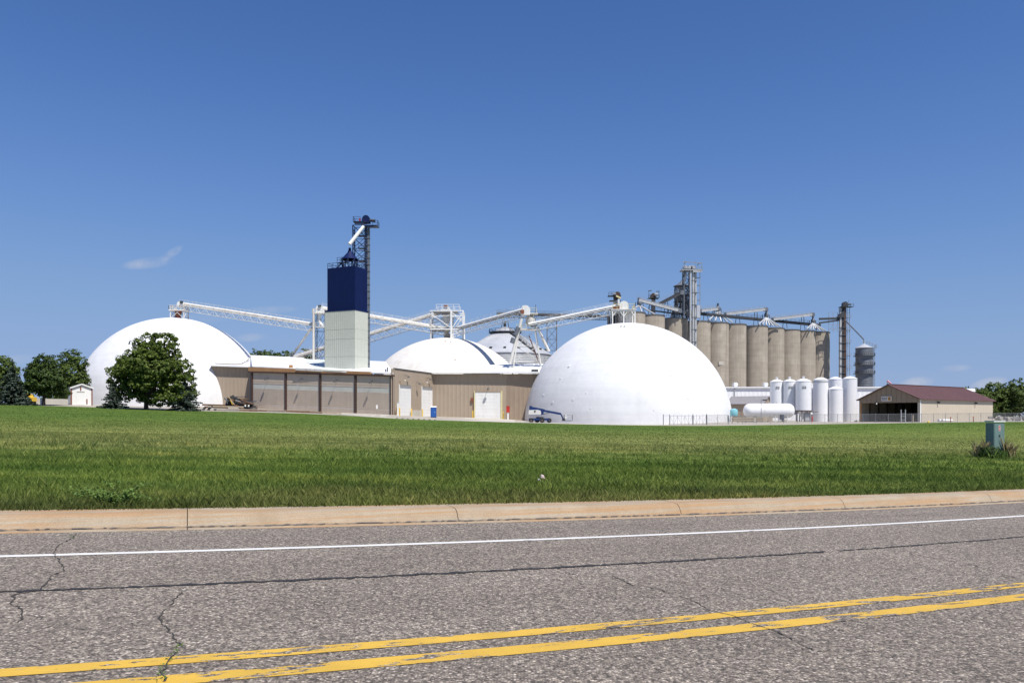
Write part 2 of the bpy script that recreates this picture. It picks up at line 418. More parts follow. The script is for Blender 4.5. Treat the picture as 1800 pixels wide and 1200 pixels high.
def turf_color(n, l, v):
    """lawn: longer greener verge along the kerb, drier mown turf behind"""
    sep = n.new('ShaderNodeSeparateXYZ'); l.new(v, sep.inputs[0])
    def mth(op, a, b_):
        x = n.new('ShaderNodeMath'); x.operation = op
        for i, q in enumerate((a, b_)):
            if isinstance(q, (int, float)): x.inputs[i].default_value = q
            else: l.new(q, x.inputs[i])
        return x.outputs[0]
    t = mth('ADD', mth('MULTIPLY', sep.outputs['X'], -.30), mth('MULTIPLY', sep.outputs['Y'], .95))
    wob = noise(n, l, v, .16, 4, .6)
    t = mth('ADD', t, mth('MULTIPLY', mth('SUBTRACT', wob.outputs['Fac'], .5), 14))
    r = ramp(n, [(.0, (.140, .155, .046)), (.025, (.140, .186, .042)), (.09, (.128, .192, .036)), (.15, (.148, .202, .046)), (.22, (.218, .246, .082)), (.42, (.204, .238, .074)), (.60, (.166, .210, .056)), (.85, (.115, .172, .038)), (1, (.092, .152, .030))])
    l.new(mth('DIVIDE', mth('SUBTRACT', t, 11.0), 100.0), r.inputs[0])
    p1 = noise(n, l, mapping(n, l, v, (.16, .42, .4)), 1.0, 6, .65)
    pr = ramp(n, [(.3, (.72, .76, .72)), (.5, (1, 1, 1)), (.72, (1.5, 1.3, 1.25))]); l.new(p1.outputs['Fac'], pr.inputs[0])
    c = mixc(n, l, 1.0, r.outputs[0], pr.outputs[0], 'MULTIPLY')
    p2 = noise(n, l, v, 1.1, 6, .7)
    pr2 = ramp(n, [(.35, (.82, .85, .8)), (.65, (1.16, 1.12, 1.1))]); l.new(p2.outputs['Fac'], pr2.inputs[0])
    c = mixc(n, l, 1.0, c, pr2.outputs[0], 'MULTIPLY')
    # mower passes
    w = n.new('ShaderNodeTexWave'); w.wave_type = 'BANDS'; w.bands_direction = 'Y'; w.inputs['Scale'].default_value = .085; w.inputs['Distortion'].default_value = 3.0; w.inputs['Detail'].default_value = 3; w.inputs['Detail Scale'].default_value = .6
    l.new(mapping(n, l, v, (1, 1, 1), (0, 0, -.12)), w.inputs['Vector'])
    wr = ramp(n, [(.2, (.78, .84, .78)), (.8, (1.16, 1.10, 1.12))]); l.new(w.outputs['Fac'], wr.inputs[0])
    return mixc(n, l, 1.0, c, wr.outputs[0], 'MULTIPLY')
def lawn_mat():
    m, n, l, b = nodes_of('lawn'); tc = n.new('ShaderNodeTexCoord'); v = tc.outputs['Object']
    c = turf_color(n, l, v)
    f = noise(n, l, v, 9, 6, .75); fr = ramp(n, [(.3, (.55, .6, .5)), (.7, (1.25, 1.2, 1.2))]); l.new(f.outputs['Fac'], fr.inputs[0])
    c = mixc(n, l, 1.0, c, fr.outputs[0], 'MULTIPLY')
    l.new(c, b.inputs['Base Color']); b.inputs['Roughness'].default_value = .95; b.inputs['Specular IOR Level'].default_value = .1
    bp = n.new('ShaderNodeBump'); bp.inputs['Strength'].default_value = .8; bp.inputs['Distance'].default_value = .12
    l.new(f.outputs['Fac'], bp.inputs['Height']); l.new(bp.outputs[0], b.inputs['Normal'])
    return m
M['lawn'] = lawn_mat()
def leafy(name, dark, light, trans=.3, turf=False):
    m, n, l, b = nodes_of(name)
    geo = n.new('ShaderNodeNewGeometry')
    if turf:
        tc = n.new('ShaderNodeTexCoord'); base = turf_color(n, l, tc.outputs['Object'])
        r = ramp(n, [(0, (.62, .70, .6)), (.6, (1.15, 1.15, 1.1)), (.9, (1.5, 1.45, 1.5)), (1, (2.0, 1.65, 2.2))]); l.new(geo.outputs['Random Per Island'], r.inputs[0])
        c = mixc(n, l, 1.0, base, r.outputs[0], 'MULTIPLY')
    else:
        r = ramp(n, [(0, dark), (.7, light), (1, sc(light, 1.35))]); l.new(geo.outputs['Random Per Island'], r.inputs[0]); c = r.outputs[0]
    l.new(c, b.inputs['Base Color']); b.inputs['Roughness'].default_value = .6; b.inputs['Specular IOR Level'].default_value = .25
    tr = n.new('ShaderNodeBsdfTranslucent'); l.new(c, tr.inputs[0])
    ms = n.new('ShaderNodeMixShader'); ms.inputs[0].default_value = trans
    out = n['Material Output'] if 'Material Output' in n else n.new('ShaderNodeOutputMaterial')
    l.new(b.outputs[0], ms.inputs[1]); l.new(tr.outputs[0], ms.inputs[2]); l.new(ms.outputs[0], out.inputs['Surface'])
    return m
M['grass'] = leafy('grass_blades', None, None, .35, True)
M['leaf'] = leafy('maple_leaves', (.030, .056, .010), (.125, .170, .030), .34)
M['leaf_dark'] = leafy('dark_leaves', (.020, .040, .010), (.072, .110, .024), .28)
M['leaf_far'] = leafy('far_leaves', (.030, .055, .013), (.105, .150, .032), .3)
M['spruce'] = leafy('spruce_needles', (.022, .036, .024), (.066, .090, .068), .1)
M['weed'] = leafy('weed_leaves', (.05, .10, .018), (.14, .22, .05), .3)
M['dry_weed'] = leafy('dry_stems', (.13, .10, .05), (.34, .29, .16), .3)
M['bush'] = leafy('bush_leaves', (.012, .026, .008), (.05, .085, .022), .2)

# ------------------------------------------------------------------ road frame
RD = np.array([.927, .375]); RN = np.array([-.375, .927])
def road_z(x, y): return .3 - .02 * (x * .927 + (y - 9) * .375)
def road_pt(s, t0, dz=0.0):
    s0 = 3.2 + .65 * (t0 - 5); c = .0078 - .0003 * max(0, t0 - 5)
    d = s - s0; a = abs(d); L = 11.0
    t = t0 + (c * a * a if a < L else c * L * L + 2 * c * L * 30 * (1 - math.exp(-(a - L) / 30)))
    x, y = RD * s + RN * t
    return Vector((x, y, road_z(x, y) + dz))
def road_px(px, py, dz=0.0):
    a = (px - 900) / FPX; b = (HOR - py) / FPX
    Y = (.3 + .0675 - EYE + dz) / (b + .02 * (.927 * a + .375))
    return Vector((a * Y, Y, EYE + b * Y))
SS = list(np.concatenate([np.arange(-60, -12, 4), np.arange(-12, 30, .6), np.arange(30, 110, 5)]))
def strip(ts, dz, ss=SS):
    g = G(); m_ = len(ts)
    for s in ss:
        for t in ts: g.v.append(tuple(road_pt(s, t, dz)))
    for i in range(len(ss) - 1):
        for j in range(m_ - 1): g.f.append((i * m_ + j, (i + 1) * m_ + j, (i + 1) * m_ + j + 1, i * m_ + j + 1))
    return g
road = struct('road', strip([-6, -3, 0, 2, 4, 6, 8, 10.47], 0), M['asphalt'])
ORG[road.name] = Vector((0, 0, 0))
for nm, t, w, mm, dz in [('edge_line', 8.86, .115, 'white_line', .004), ('centre_line', 4.97, .15, 'yellow_line', .004), ('centre_line', 4.61, .175, 'yellow_line', .004), ('edge_line', .85, .115, 'white_line', .004)]:
    obj(nm, strip([t - w / 2, t + w / 2], dz), M[mm], road)
# ragged tar joint
def ragged(pts, w, dz, seed, jit=.5, lo=.35):
    r = random.Random(seed); g = G(); dense = []
    for a, b in zip(pts[:-1], pts[1:]):
        n_ = max(2, int((b - a).length / .05))
        dense += [a.lerp(b, i / n_) for i in range(n_)]
    dense.append(pts[-1])
    for i, p in enumerate(dense):
        d = (dense[min(i + 1, len(dense) - 1)] - dense[max(i - 1, 0)]).normalized(); nrm = Vector((-d.y, d.x, 0))
        off = nrm * (r.uniform(-1, 1) * w * jit); ww = w * r.uniform(lo, 1.25)
        g.v += [tuple(p + off + nrm * ww / 2 + Vector((0, 0, dz))), tuple(p + off - nrm * ww / 2 + Vector((0, 0, dz)))]
    g.f += [(2 * i, 2 * i + 2, 2 * i + 3, 2 * i + 1) for i in range(len(dense) - 1)]
    return g
def tj(s):
    d = s - 4.5; t = 7.1 + .0085 * min(d * d, 110) ; x, y = RD * s + RN * t; return Vector((x, y, road_z(x, y)))
obj('tar_joint', ragged([tj(s) for s in np.arange(-10, 7.0, .4)], .075, .005, 1, .3), M['tar'], road)
obj('tar_joint', ragged([tj(s) for s in np.arange(7.0, 26, .4)], .055, .0045, 2, .3), M['tar'], road)
cracks = [([(134, 937), (128, 945), (103, 958), (93, 972), (105, 985), (113, 1003), (95, 1010), (70, 1036), (25, 1045), (20, 1060), (40, 1073), (35, 1095)], .016),
          ([(320, 1040), (278, 1087), (303, 1117), (315, 1132), (310, 1145), (297, 1165), (285, 1180), (292, 1198)], .014),
          ([(1075, 1011), (1115, 1029), (1147, 1033), (1178, 1042), (1213, 1053), (1249, 1073), (1289, 1082), (1329, 1098), (1369, 1111), (1431, 1144)], .012),
          ([(1560, 967), (1600, 973), (1636, 980), (1676, 987), (1711, 993), (1756, 1007), (1782, 1015)], .012),
          ([(1320, 975), (1345, 980), (1400, 993), (1445, 1003)], .008)]
for k, (c, w) in enumerate(cracks):
    obj('crack', ragged([road_px(*p) for p in c], w * .95, .006, 10 + k, .9, .12), M['crack'], road)

# kerb, section by section (joints where the photograph shows them)
def kerb_profile(s):
    out = []
    for t, dz in ((10.47, .002), (10.49, .012), (10.84, -.012), (10.87, .0), (10.93, .10), (10.99, .145), (11.10, .158), (11.50, .162), (11.50, -.15)):
        out.append(road_pt(s, t, dz))
    return out
kerb = thing('kerb', None, None, (0, 0, 0)); kerb['kind'] = 'structure'
def kerb_s(px):
    best = min(np.arange(-12, 30, .01), key=lambda s: abs(((lambda q: q.x / q.y * FPX + 900)(road_pt(s, 10.95, .12))) - px)); return float(best)
js = [kerb_s(p) for p in (330, 803, 1193, 1480, 1738)]
stp = js[1] - js[0]
edges = [js[0] - stp * k for k in range(14, 0, -1)] + js + [js[-1] + stp * k for k in range(1, 24)]
for a, b in zip(edges[:-1], edges[1:]):
    n_ = 8; g = G(); rows = [kerb_profile(a + .005 + (b - a - .010) * i / n_) for i in range(n_ + 1)]; m_ = len(rows[0])
    for r_ in rows: g.v += [tuple(p) for p in r_]
    for i in range(n_):
        for j in range(m_ - 1): g.f.append((i * m_ + j, (i + 1) * m_ + j, (i + 1) * m_ + j + 1, i * m_ + j + 1))
    g.f += [tuple(range(m_)), tuple(range(n_ * m_, n_ * m_ + m_))[::-1]]
    obj('kerb_section', g, M['kerb'], kerb)
gd = strip([10.56, 10.88], -.001, list(np.arange(-14, 34, .5)))
obj('gutter_dirt', ragged([road_pt(s, 10.78, .001) for s in np.arange(-12, 32, .6)], .12, .004, 5, .35), M['dirt'], kerb)

# ------------------------------------------------------------------ terrain
ctrl = []
def cp(px, py, Y): p = P(px, py, Y); ctrl.append((p.x, p.y, p.z))
crest_px = [(-900, 700, 150), (-400, 706, 150), (0, 711, 150), (180, 716, 150), (350, 722, 150), (560, 727.5, 150), (700, 736, 150), (860, 741, 152), (1000, 745, 154), (1100, 747, 155), (1250, 748, 152), (1400, 746, 152), (1600, 743, 153), (1740, 741, 154), (1800, 741, 155), (2300, 738, 155), (3200, 736, 155)]
for c in crest_px: cp(*c)
for c in [(145, 711, 165), (300, 715, 191), (230, 714, 200), (395, 713, 200), (440, 718, 182), (560, 723, 173), (690, 729, 164), (694, 730, 167), (761, 732, 187), (883, 736, 187), (945, 741, 186), (1101, 745.5, 165), (1101, 742, 190), (1440, 741, 185), (1617, 741.5, 167), (1746, 739, 188), (1350, 741, 168), (1250, 741, 210), (-400, 704, 200), (0, 709, 200), (1000, 735, 260), (1400, 731, 300), (600, 723, 260), (1800, 733, 260), (2300, 732, 230), (3200, 733, 230), (200, 712, 260)]:
    cp(*c)
for s in np.arange(-40, 70, 6):
    p = road_pt(s, 11.5, .16); ctrl.append((p.x, p.y, p.z))
    p = road_pt(s, 11.5, .16); q = p + Vector((RN[0] * 16, RN[1] * 16, .10)); ctrl.append((q.x, q.y, q.z))
CT = np.array(ctrl)
def tps(r2): return .5 * r2 * np.log(r2 + 1e-9)
_n = len(CT); _K = tps(((CT[:, None, :2] - CT[None, :, :2]) ** 2).sum(-1)) + np.eye(_n) * 4.0
_Pm = np.hstack([np.ones((_n, 1)), CT[:, :2]])
_A = np.block([[_K, _Pm], [_Pm.T, np.zeros((3, 3))]])
_w = np.linalg.solve(_A, np.concatenate([CT[:, 2], np.zeros(3)]))
def ground(x, y):
    x = np.atleast_1d(np.asarray(x, float)); y = np.atleast_1d(np.asarray(y, float))
    xc = np.clip(x, -220, 330); yc = np.clip(y, -30, 290)
    out = np.empty(x.shape)
    for i in range(0, len(x), 20000):
        X = xc[i:i + 20000]; Yv = yc[i:i + 20000]
        k = tps((X[:, None] - CT[None, :, 0]) ** 2 + (Yv[:, None] - CT[None, :, 1]) ** 2)
        out[i:i + 20000] = k @ _w[:_n] + _w[_n] + _w[_n + 1] * X + _w[_n + 2] * Yv
    return out
def gz(x, y): return float(ground(x, y)[0])
def crestY(a):   # depth of lawn edge along azimuth a = x/y
    px = a * FPX + 900; return float(np.interp(px, [c[0] for c in crest_px], [c[2] for c in crest_px]))

# columns: kerb point -> crest point
ks = np.concatenate([np.arange(-60, -12, 6), np.arange(-12, 34, .75), np.arange(34, 112, 6)])
cols = []
for s in ks:
    k = road_pt(s, 11.5, .155)
    ang = math.atan2(k.x, k.y) if s > -14 else None
    if ang is None or abs(ang) > 1.05:
        if s < 0: f_ = (s + 60) / 46; c = Vector((-420 + f_ * 160, -120 + f_ * 270, 0))
        else: f_ = min(1, (s - 20) / 80); c = Vector((270 + f_ * 260, 155 - f_ * 20, 0))
    else:
        a = k.x / k.y; Yc = crestY(a); c = Vector((a * Yc, Yc, 0))
    cols.append((k, c))
NR = 46
lg = G(); yg = G()
uu = np.linspace(0, 1, NR) ** 2.0
allx = []; ally = []
for k, c in cols:
    for u in uu: allx.append(k.x + (c.x - k.x) * u); ally.append(k.y + (c.y - k.y) * u)
zz = ground(allx, ally).reshape(len(cols), NR)
for i, (k, c) in enumerate(cols):
    dk = k.z - zz[i, 0]
    for j, u in enumerate(uu):
        idx = i * NR + j
        z = zz[i, j] + dk * math.exp(-(u * 140) / 6.0)
        lg.v.append((allx[idx], ally[idx], z))
for i in range(len(cols) - 1):
    for j in range(NR - 1): lg.f.append((i * NR + j, (i + 1) * NR + j, (i + 1) * NR + j + 1, i * NR + j + 1))
lawn = struct('lawn', lg, M['lawn'])
# yard: from the crest to the fields behind
NY = 16
for i, (k, c) in enumerate(cols):
    d = Vector((c.x, max(c.y, 60), 0)).normalized()
    for j in range(NY):
        q = c + d * (175 * j / (NY - 1)); yg.v.append((q.x, q.y, (lg.v[i * NR + NR - 1][2] if j == 0 else gz(q.x, q.y))))
for i in range(len(cols) - 1):
    for j in range(NY - 1): yg.f.append((i * NY + j, (i + 1) * NY + j, (i + 1) * NY + j + 1, i * NY + j + 1))
struct('gravel_yard', yg, M['yard'])
fg = G()
ring = [yg.v[i * NY + NY - 1] for i in range(len(cols))]
for i, p in enumerate(ring):
    d = Vector((p[0], max(p[1], 60), 0)).normalized()
    for j, ex in enumerate((0, 120, 600, 9000)):
        q = Vector(p) + d * ex; fg.v.append((q.x, q.y, p[2] + (0, -.3, -.8, -1.5)[j]))
for i in range(len(cols) - 1):
    for j in range(3): fg.f.append((i * 4 + j, (i + 1) * 4 + j, (i + 1) * 4 + j + 1, i * 4 + j + 1))
struct('field', fg, M['field'])
ng = G()
for (x0, x1, y0, y1) in [(-9000, 9000, -9000, 9000)]:
    ng.poly([(x0, y0, -9), (x1, y0, -9), (x1, y1, -9), (x0, y1, -9)])
struct('ground', ng, M['field'])
vg = strip([-60, -6], -.03)
struct('verge', vg, M['lawn'])

# grass blades
def lawn_z(x, y):
    z = ground(x, y)
    return z
def blades(x, y, hmin, hmax, w, seed, kd=None):
    r = np.random.default_rng(seed); n = len(x)
    z = ground(x, y)
    # near the kerb the lawn follows the kerb top
    t = -.375 * x + .927 * y; s = .927 * x + .375 * y
    cl = .5 + .25 * (np.sin(x * 2.1 + 1.7 * np.sin(y * 1.3)) * np.sin(y * 2.7 + 1.1 * np.sin(x * 1.9)) + np.sin(x * .61 + 2 * np.sin(y * .43)) * np.sin(y * .83 + x * .2))
    h = r.uniform(hmin, hmax, n) * r.choice([.6, 1, 1, 1.3], n) * (.6 + .9 * cl); a = r.uniform(0, 2 * PI, n)
    lean = r.uniform(.1, .75, n) * h; la = r.uniform(0, 2 * PI, n)
    dx, dy = np.cos(a) * w / 2, np.sin(a) * w / 2
    v = np.empty((n, 4, 3))
    z = z - .02
    v[:, 0] = np.stack([x - dx, y - dy, z], 1); v[:, 1] = np.stack([x + dx, y + dy, z], 1)
    mx, my = x + np.cos(la) * lean * .35, y + np.sin(la) * lean * .35
    v[:, 2] = np.stack([mx + dx * .7, my + dy * .7, z + h * .6], 1)
    v[:, 3] = np.stack([x + np.cos(la) * lean, y + np.sin(la) * lean, z + h], 1)
    return v
def blade_mesh(name, vs_, m):
    v = np.concatenate(vs_); n = len(v); me = bpy.data.meshes.new(name)
    me.vertices.add(n * 4); me.vertices.foreach_set('co', v.reshape(-1).astype(np.float32))
    idx = (np.arange(n)[:, None] * 4 + np.array([0, 1, 2, 0, 2, 3])[None]).reshape(-1)
    me.loops.add(n * 6); me.loops.foreach_set('vertex_index', idx.astype(np.int32))
    me.polygons.add(n * 2); me.polygons.foreach_set('loop_start', (np.arange(n * 2) * 3).astype(np.int32))
    me.materials.append(m); me.update(calc_edges=True); me.validate()
    o = bpy.data.objects.new(name, me); COL.objects.link(o); return o
def scatter(y0, y1, dens, seed, amax=1.0):
    r = np.random.default_rng(seed)
    area = amax * (y1 * y1 - y0 * y0); n = int(area * dens)
    y = np.sqrt(r.uniform(y0 * y0, y1 * y1, n)); a = r.uniform(-amax, amax, n); x = a * y
    return x, y
def keep_lawn(x, y, margin=0.0):
    s = .927 * x + .375 * y; t = -.375 * x + .927 * y
    t0 = 11.5; s0 = 3.2 + .65 * 6.5; c = .0078 - .0003 * 6.5; d = np.abs(s - s0); L = 11.0
    tk = t0 + np.where(d < L, c * d * d, c * L * L + 2 * c * L * 30 * (1 - np.exp(-np.maximum(d - L, 0) / 30)))
    return t > tk + margin
gv = []
x, y = scatter(8.5, 24, 620, 1); k = keep_lawn(x, y, .01); x, y = x[k], y[k]; gv.append(blades(x, y, .05, .11, .011, 11))
x, y = scatter(24, 45, 150, 2); gv.append(blades(x, y, .045, .10, .02, 12))
x, y = scatter(45, 85, 26, 3); gv.append(blades(x, y, .04, .10, .045, 13))
x, y = scatter(85, 148, 5, 4); gv.append(blades(x, y, .04, .11, .09, 14))
# ragged overhang at the kerb and taller tufts
rr = np.random.default_rng(5)
s = rr.uniform(-10, 26, 9000); pts = np.array([tuple(road_pt(a, 11.46 + b)) for a, b in zip(s, rr.uniform(-.07, .14, 9000))])
gv.append(blades(pts[:, 0], pts[:, 1], .04, .12, .012, 15))
tx, ty = scatter(11, 40, .9, 6); k = keep_lawn(tx, ty, .3); tx, ty = tx[k], ty[k]
tx = np.repeat(tx, 22) + rr.normal(0, .09, len(tx) * 22); ty = np.repeat(ty, 22) + rr.normal(0, .09, len(ty) * 22)
gv.append(blades(tx, ty, .09, .19, .013, 16))
grass = blade_mesh('grass', gv, M['grass']); tag(grass, 'green lawn grass covering the field behind the kerb', 'grass', kind='stuff')

# ================================================================== builders
def gp(px, Y, dz=0.0):
    x = (px - 900) / FPX * Y; return Vector((x, Y, gz(x, Y) + dz))
UP = Vector((0, 0, 1))

def rib_wall(p0, p1, z0a, z0b, z1a, z1b, thick=.3, step=.95, rib=.022):
    """sheet-metal wall between two plan points with standing ribs; the front is on the right of p0->p1 seen from outside"""
    g = G(); p0 = Vector((p0[0], p0[1], 0)); p1 = Vector((p1[0], p1[1], 0)); d = (p1 - p0); L = d.length; d.normalize(); nrm = Vector((d.y, -d.x, 0))
    n = max(2, int(L / step)); prof = []
    for i in range(n):
        a = L * i / n; b = L * (i + 1) / n
        prof += [(a, 0), (b - .22, 0), (b - .16, rib), (b - .06, rib)] if i < n - 1 else [(a, 0), (b, 0)]
    fr = []
    for (s_, o) in prof:
        f = s_ / L; q = p0 + d * s_ + nrm * o
        fr.append((Vector((q.x, q.y, z0a + (z0b - z0a) * f)), Vector((q.x, q.y, z1a + (z1b - z1a) * f))))
    o = len(g.v)
    for a, b in fr: g.v += [tuple(a), tuple(b)]
    g.f += [(2 * i, 2 * i + 2, 2 * i + 3, 2 * i + 1) for i in range(len(fr) - 1)]
    q0, q1 = p0 - nrm * thick, p1 - nrm * thick
    b0 = len(g.v)
    g.v += [(q0.x, q0.y, z0a), (q1.x, q1.y, z0b), (q1.x, q1.y, z1b), (q0.x, q0.y, z1a)]
    e = len(fr) - 1
    g.f += [(b0, b0 + 3, b0 + 2, b0 + 1), (0, 1, b0 + 3, b0), (2 * e, b0 + 1, b0 + 2, 2 * e + 1)]
    return g
def slab(pts, t):
    """roof sheet: polygon with thickness t downwards"""
    return G().prism([Vector(p) for p in pts], (0, 0, -t))
def rails(g, pts, h=1.05, r=.03, every=2.0, mid=True):
    for a, b in zip(pts[:-1], pts[1:]):
        a, b = Vector(a), Vector(b); n = max(1, int((b - a).length / every))
        g.beam(a + UP * h, b + UP * h, r * 2)
        if mid: g.beam(a + UP * h * .5, b + UP * h * .5, r * 1.6)
        for i in range(n + 1):
            q = a.lerp(b, i / n); g.beam(q, q + UP * h, r * 2)
    return g
def lattice(par, base, w, d, h, n, m, leg=.16, br=.08, wt=None, dt=None, rz=0):
    """four-legged braced tower: legs are parts, bracing one part"""
    base = Vector(base); wt = w if wt is None else wt; dt = d if dt is None else dt
    R = Matrix.Rotation(rz, 3, 'Z')
    def c(i, j, f):
        ww = w + (wt - w) * f; dd = d + (dt - d) * f
        return base + R @ Vector((i * ww / 2, j * dd / 2, 0)) + UP * (h * f)
    cs = [(-1, -1), (1, -1), (1, 1), (-1, 1)]
    for (i, j) in cs: obj('leg', G().beam(c(i, j, 0), c(i, j, 1), leg), m, par)
    g = G()
    for k in range(n):
        f0, f1 = k / n, (k + 1) / n
        for a in range(4):
            A, B = cs[a], cs[(a + 1) % 4]
            g.beam(c(*A, f1), c(*B, f1), br); 
            g.beam(c(*A, f0), c(*B, f1), br * .8); g.beam(c(*B, f0), c(*A, f1), br * .8)
    obj('bracing', g, m, par)
def gallery(name, label, p, q, m, cat='conveyor', w=1.7, cover=.55, depth=1.7, bay=2.6, rail_m=None, group=None, sagmat=None):
    """inclined truss conveyor: round cover on top of an open lattice girder with a handrail"""
    p, q = Vector(p), Vector(q); t = thing(name, label, cat, p, group)
    d = (q - p).normalized(); r = d.cross(UP).normalized(); u = r.cross(d).normalized(); L = (q - p).length
    g = G(); n = 10                                        # half-round hood
    ring = [(r * math.cos(a) * cover * 1.15 + u * (math.sin(a) * cover)) for a in [PI * i / n for i in range(n + 1)]]
    for b_ in (p, q): g.v += [tuple(b_ + k) for k in ring]
    g.f += [(i, i + 1, n + 2 + i, n + 1 + i) for i in range(n)] + [tuple(range(n + 1)), tuple(range(2 * n + 1, n, -1))]
    g.f += [(0, n + 1, 2 * n + 1, n)]
    obj('hood', g, m, t)
    g = G().beam(p - u * .16, q - u * .16, w * .9, .22)
    obj('belt_trough', g, sagmat or m, t)
    g = G(); nb = max(2, int(L / bay))
    for s_ in (-1, 1):
        o1 = r * (s_ * w / 2) - u * .3; o2 = r * (s_ * w / 2) - u * depth
        g.beam(p + o1, q + o1, .13, .16); g.beam(p + o2 + d * 1.0, q + o2 - d * 1.0, .11)
        for i in range(nb):
            a = p + d * (L * i / nb); b = p + d * (L * (i + 1) / nb); mid = (a + b) / 2
            g.beam(a + o1, mid + o2, .07); g.beam(mid + o2, b + o1, .07); g.beam(b + o1, b + o2 if i < nb - 1 else b + o1 - u * .4, .05)
    for i in range(nb):
        a = p + d * (L * (i + .5) / nb); g.beam(a - r * w / 2 - u * depth, a + r * w / 2 - u * depth, .06)
    obj('truss', g, m, t)
    g = G(); a, b = p - r * (w / 2 + .1) , q - r * (w / 2 + .1); rails(g, [a, b], 1.15, .022, 2.6); a, b = p + r * (w / 2 + .1), q + r * (w / 2 + .1); rails(g, [a, b], 1.15, .022, 2.6)
    obj('handrail', g, rail_m or m, t)
    return t
def head_drum(c, axis, r, w, n=14):
    """rounded conveyor head: half cylinder over a box"""
    c = Vector(c); ax = Vector(axis).normalized(); s_ = ax.cross(UP).normalized()
    prof = [(-r, -r * 1.0), (r, -r * 1.0)] + [(r * math.cos(a), r * math.sin(a)) for a in [PI * i / n for i in range(n + 1)]]
    pts = [c + s_ * a + UP * b - ax * w / 2 for a, b in prof]
    return G().prism(pts, ax * w)

# ================================================================== domes
def dome(name, label, c, R, m, flat=1.0, a=96, k=30):
    t = thing(name, label, 'dome', c)
    prof = [(R * 1.002, -1.5)] + [(R * math.cos(PI / 2 * i / k), R * flat * math.sin(PI / 2 * i / k)) for i in range(k)] + [(.001, R * flat)]
    obj('shell', G().lathe(c, prof, a), m, t)
    return t
def on_dome(c, R, px, py, off=0.0):
    o = Vector((0, 0, EYE)); d = Vector(((px - 900) / FPX, 1, (HOR - py) / FPX)).normalized()
    oc = o - Vector(c); b = oc.dot(d); cc = oc.dot(oc) - (R + off) ** 2; disc = b * b - cc
    return o + d * (-b - math.sqrt(max(disc, 0)))
R0 = 24.5
DL = Vector(((308 - 900) / FPX * 215.8, 215.8, 4.0 - .4)); DM = Vector(((785 - 900) / FPX * 218, 218, -1.4)); DR = Vector(((1101 - 900) / FPX * 189.5, 189.5, -.35))
d1 = dome('storage_dome', 'huge white dome behind the round leafy tree', DL, R0, M['dome'])
d2 = dome('storage_dome', 'cream stained dome rising behind the beige loading building', DM, R0 - .1, M['dome_old'])
d3 = dome('storage_dome', 'huge white dome standing beside the blue boom lift', DR, R0 - .1, M['dome'], .985)
for k, (dd, c) in enumerate(((d1, DL), (d2, DM), (d3, DR))):
    g = G().lathe(c + Vector((0, 0, -.2)), [(R0 + .05, -1), (R0 + .32, .0), (R0 + .32, .35), (R0 + .02, .42)], 96); obj('footing_ring', g, M['pad'], dd)
# ports and pads foamed onto the near dome
for (px, py, r) in [(955, 694, .28), (1007, 702, .3), (971, 707, .42), (1038, 717, .24), (1000, 643, .35), (985, 665, .2), (1210, 700, .25), (1150, 720, .25), (1098, 572, .3), (1092, 572, .25), (1030, 690, .18), (1180, 660, .2)]:
    q = on_dome(DR, R0 - .1, px, py); nn = (q - DR).normalized(); obj('port', G().tube(q - nn * .3, q + nn * .035, r * .8, 12), M['dome'], d3)
for (px, py, r) in [(800, 632, .22), (783, 600, .3), (792, 601, .25)]:
    q = on_dome(DM, R0 - .1, px, py); nn = (q - DM).normalized(); obj('port', G().tube(q - nn * .3, q + nn * .08, r, 10), M['wood_grey'], d2)
# ================================================================== loading building
lb = thing('loading_building', 'long beige loading building with brown posts between the white domes', 'building', P(562, 724, 172))
A0 = Vector(((440 - 900) / FPX * 182, 182, 0)); A1 = Vector(((690 - 900) / FPX * 164, 164, 0))
fd = (A1 - A0).normalized(); fn = Vector((fd.y, -fd.x, 0)); FL = (A1 - A0).length
def fpx(px):       # plan point on the facade line seen at px
    a = (px - 900) / FPX; s_ = (a * A0.y - A0.x) / (fd.x - a * fd.y); return s_
def ztop(s_): return 12.35 + (10.55 - 12.35) * s_ / FL
def zbot(s_): return 3.1 + (1.75 - 3.1) * s_ / FL
def fp(s_, o=0.0, z=0.0): q = A0 + fd * s_ + fn * o; return Vector((q.x, q.y, z))
def zat(py, s_): return EYE + (HOR - py) / FPX * (A0 + fd * s_).y
posts = [fpx(p) for p in (443, 502.5, 563, 625, 688)]
def slabz(s0, s1, za0, zb0, za1, zb1, o0, o1):
    g = G(); pts = []
    for (s_, zl, zh) in ((s0, za0, zb0), (s1, za1, zb1)):
        for o in (o0, o1):
            for z in (zl, zh): pts.append(fp(s_, o, z))
    return g.add(pts, [(0, 1, 3, 2), (4, 6, 7, 5), (0, 4, 5, 1), (2, 3, 7, 6), (1, 5, 7, 3), (0, 2, 6, 4)])
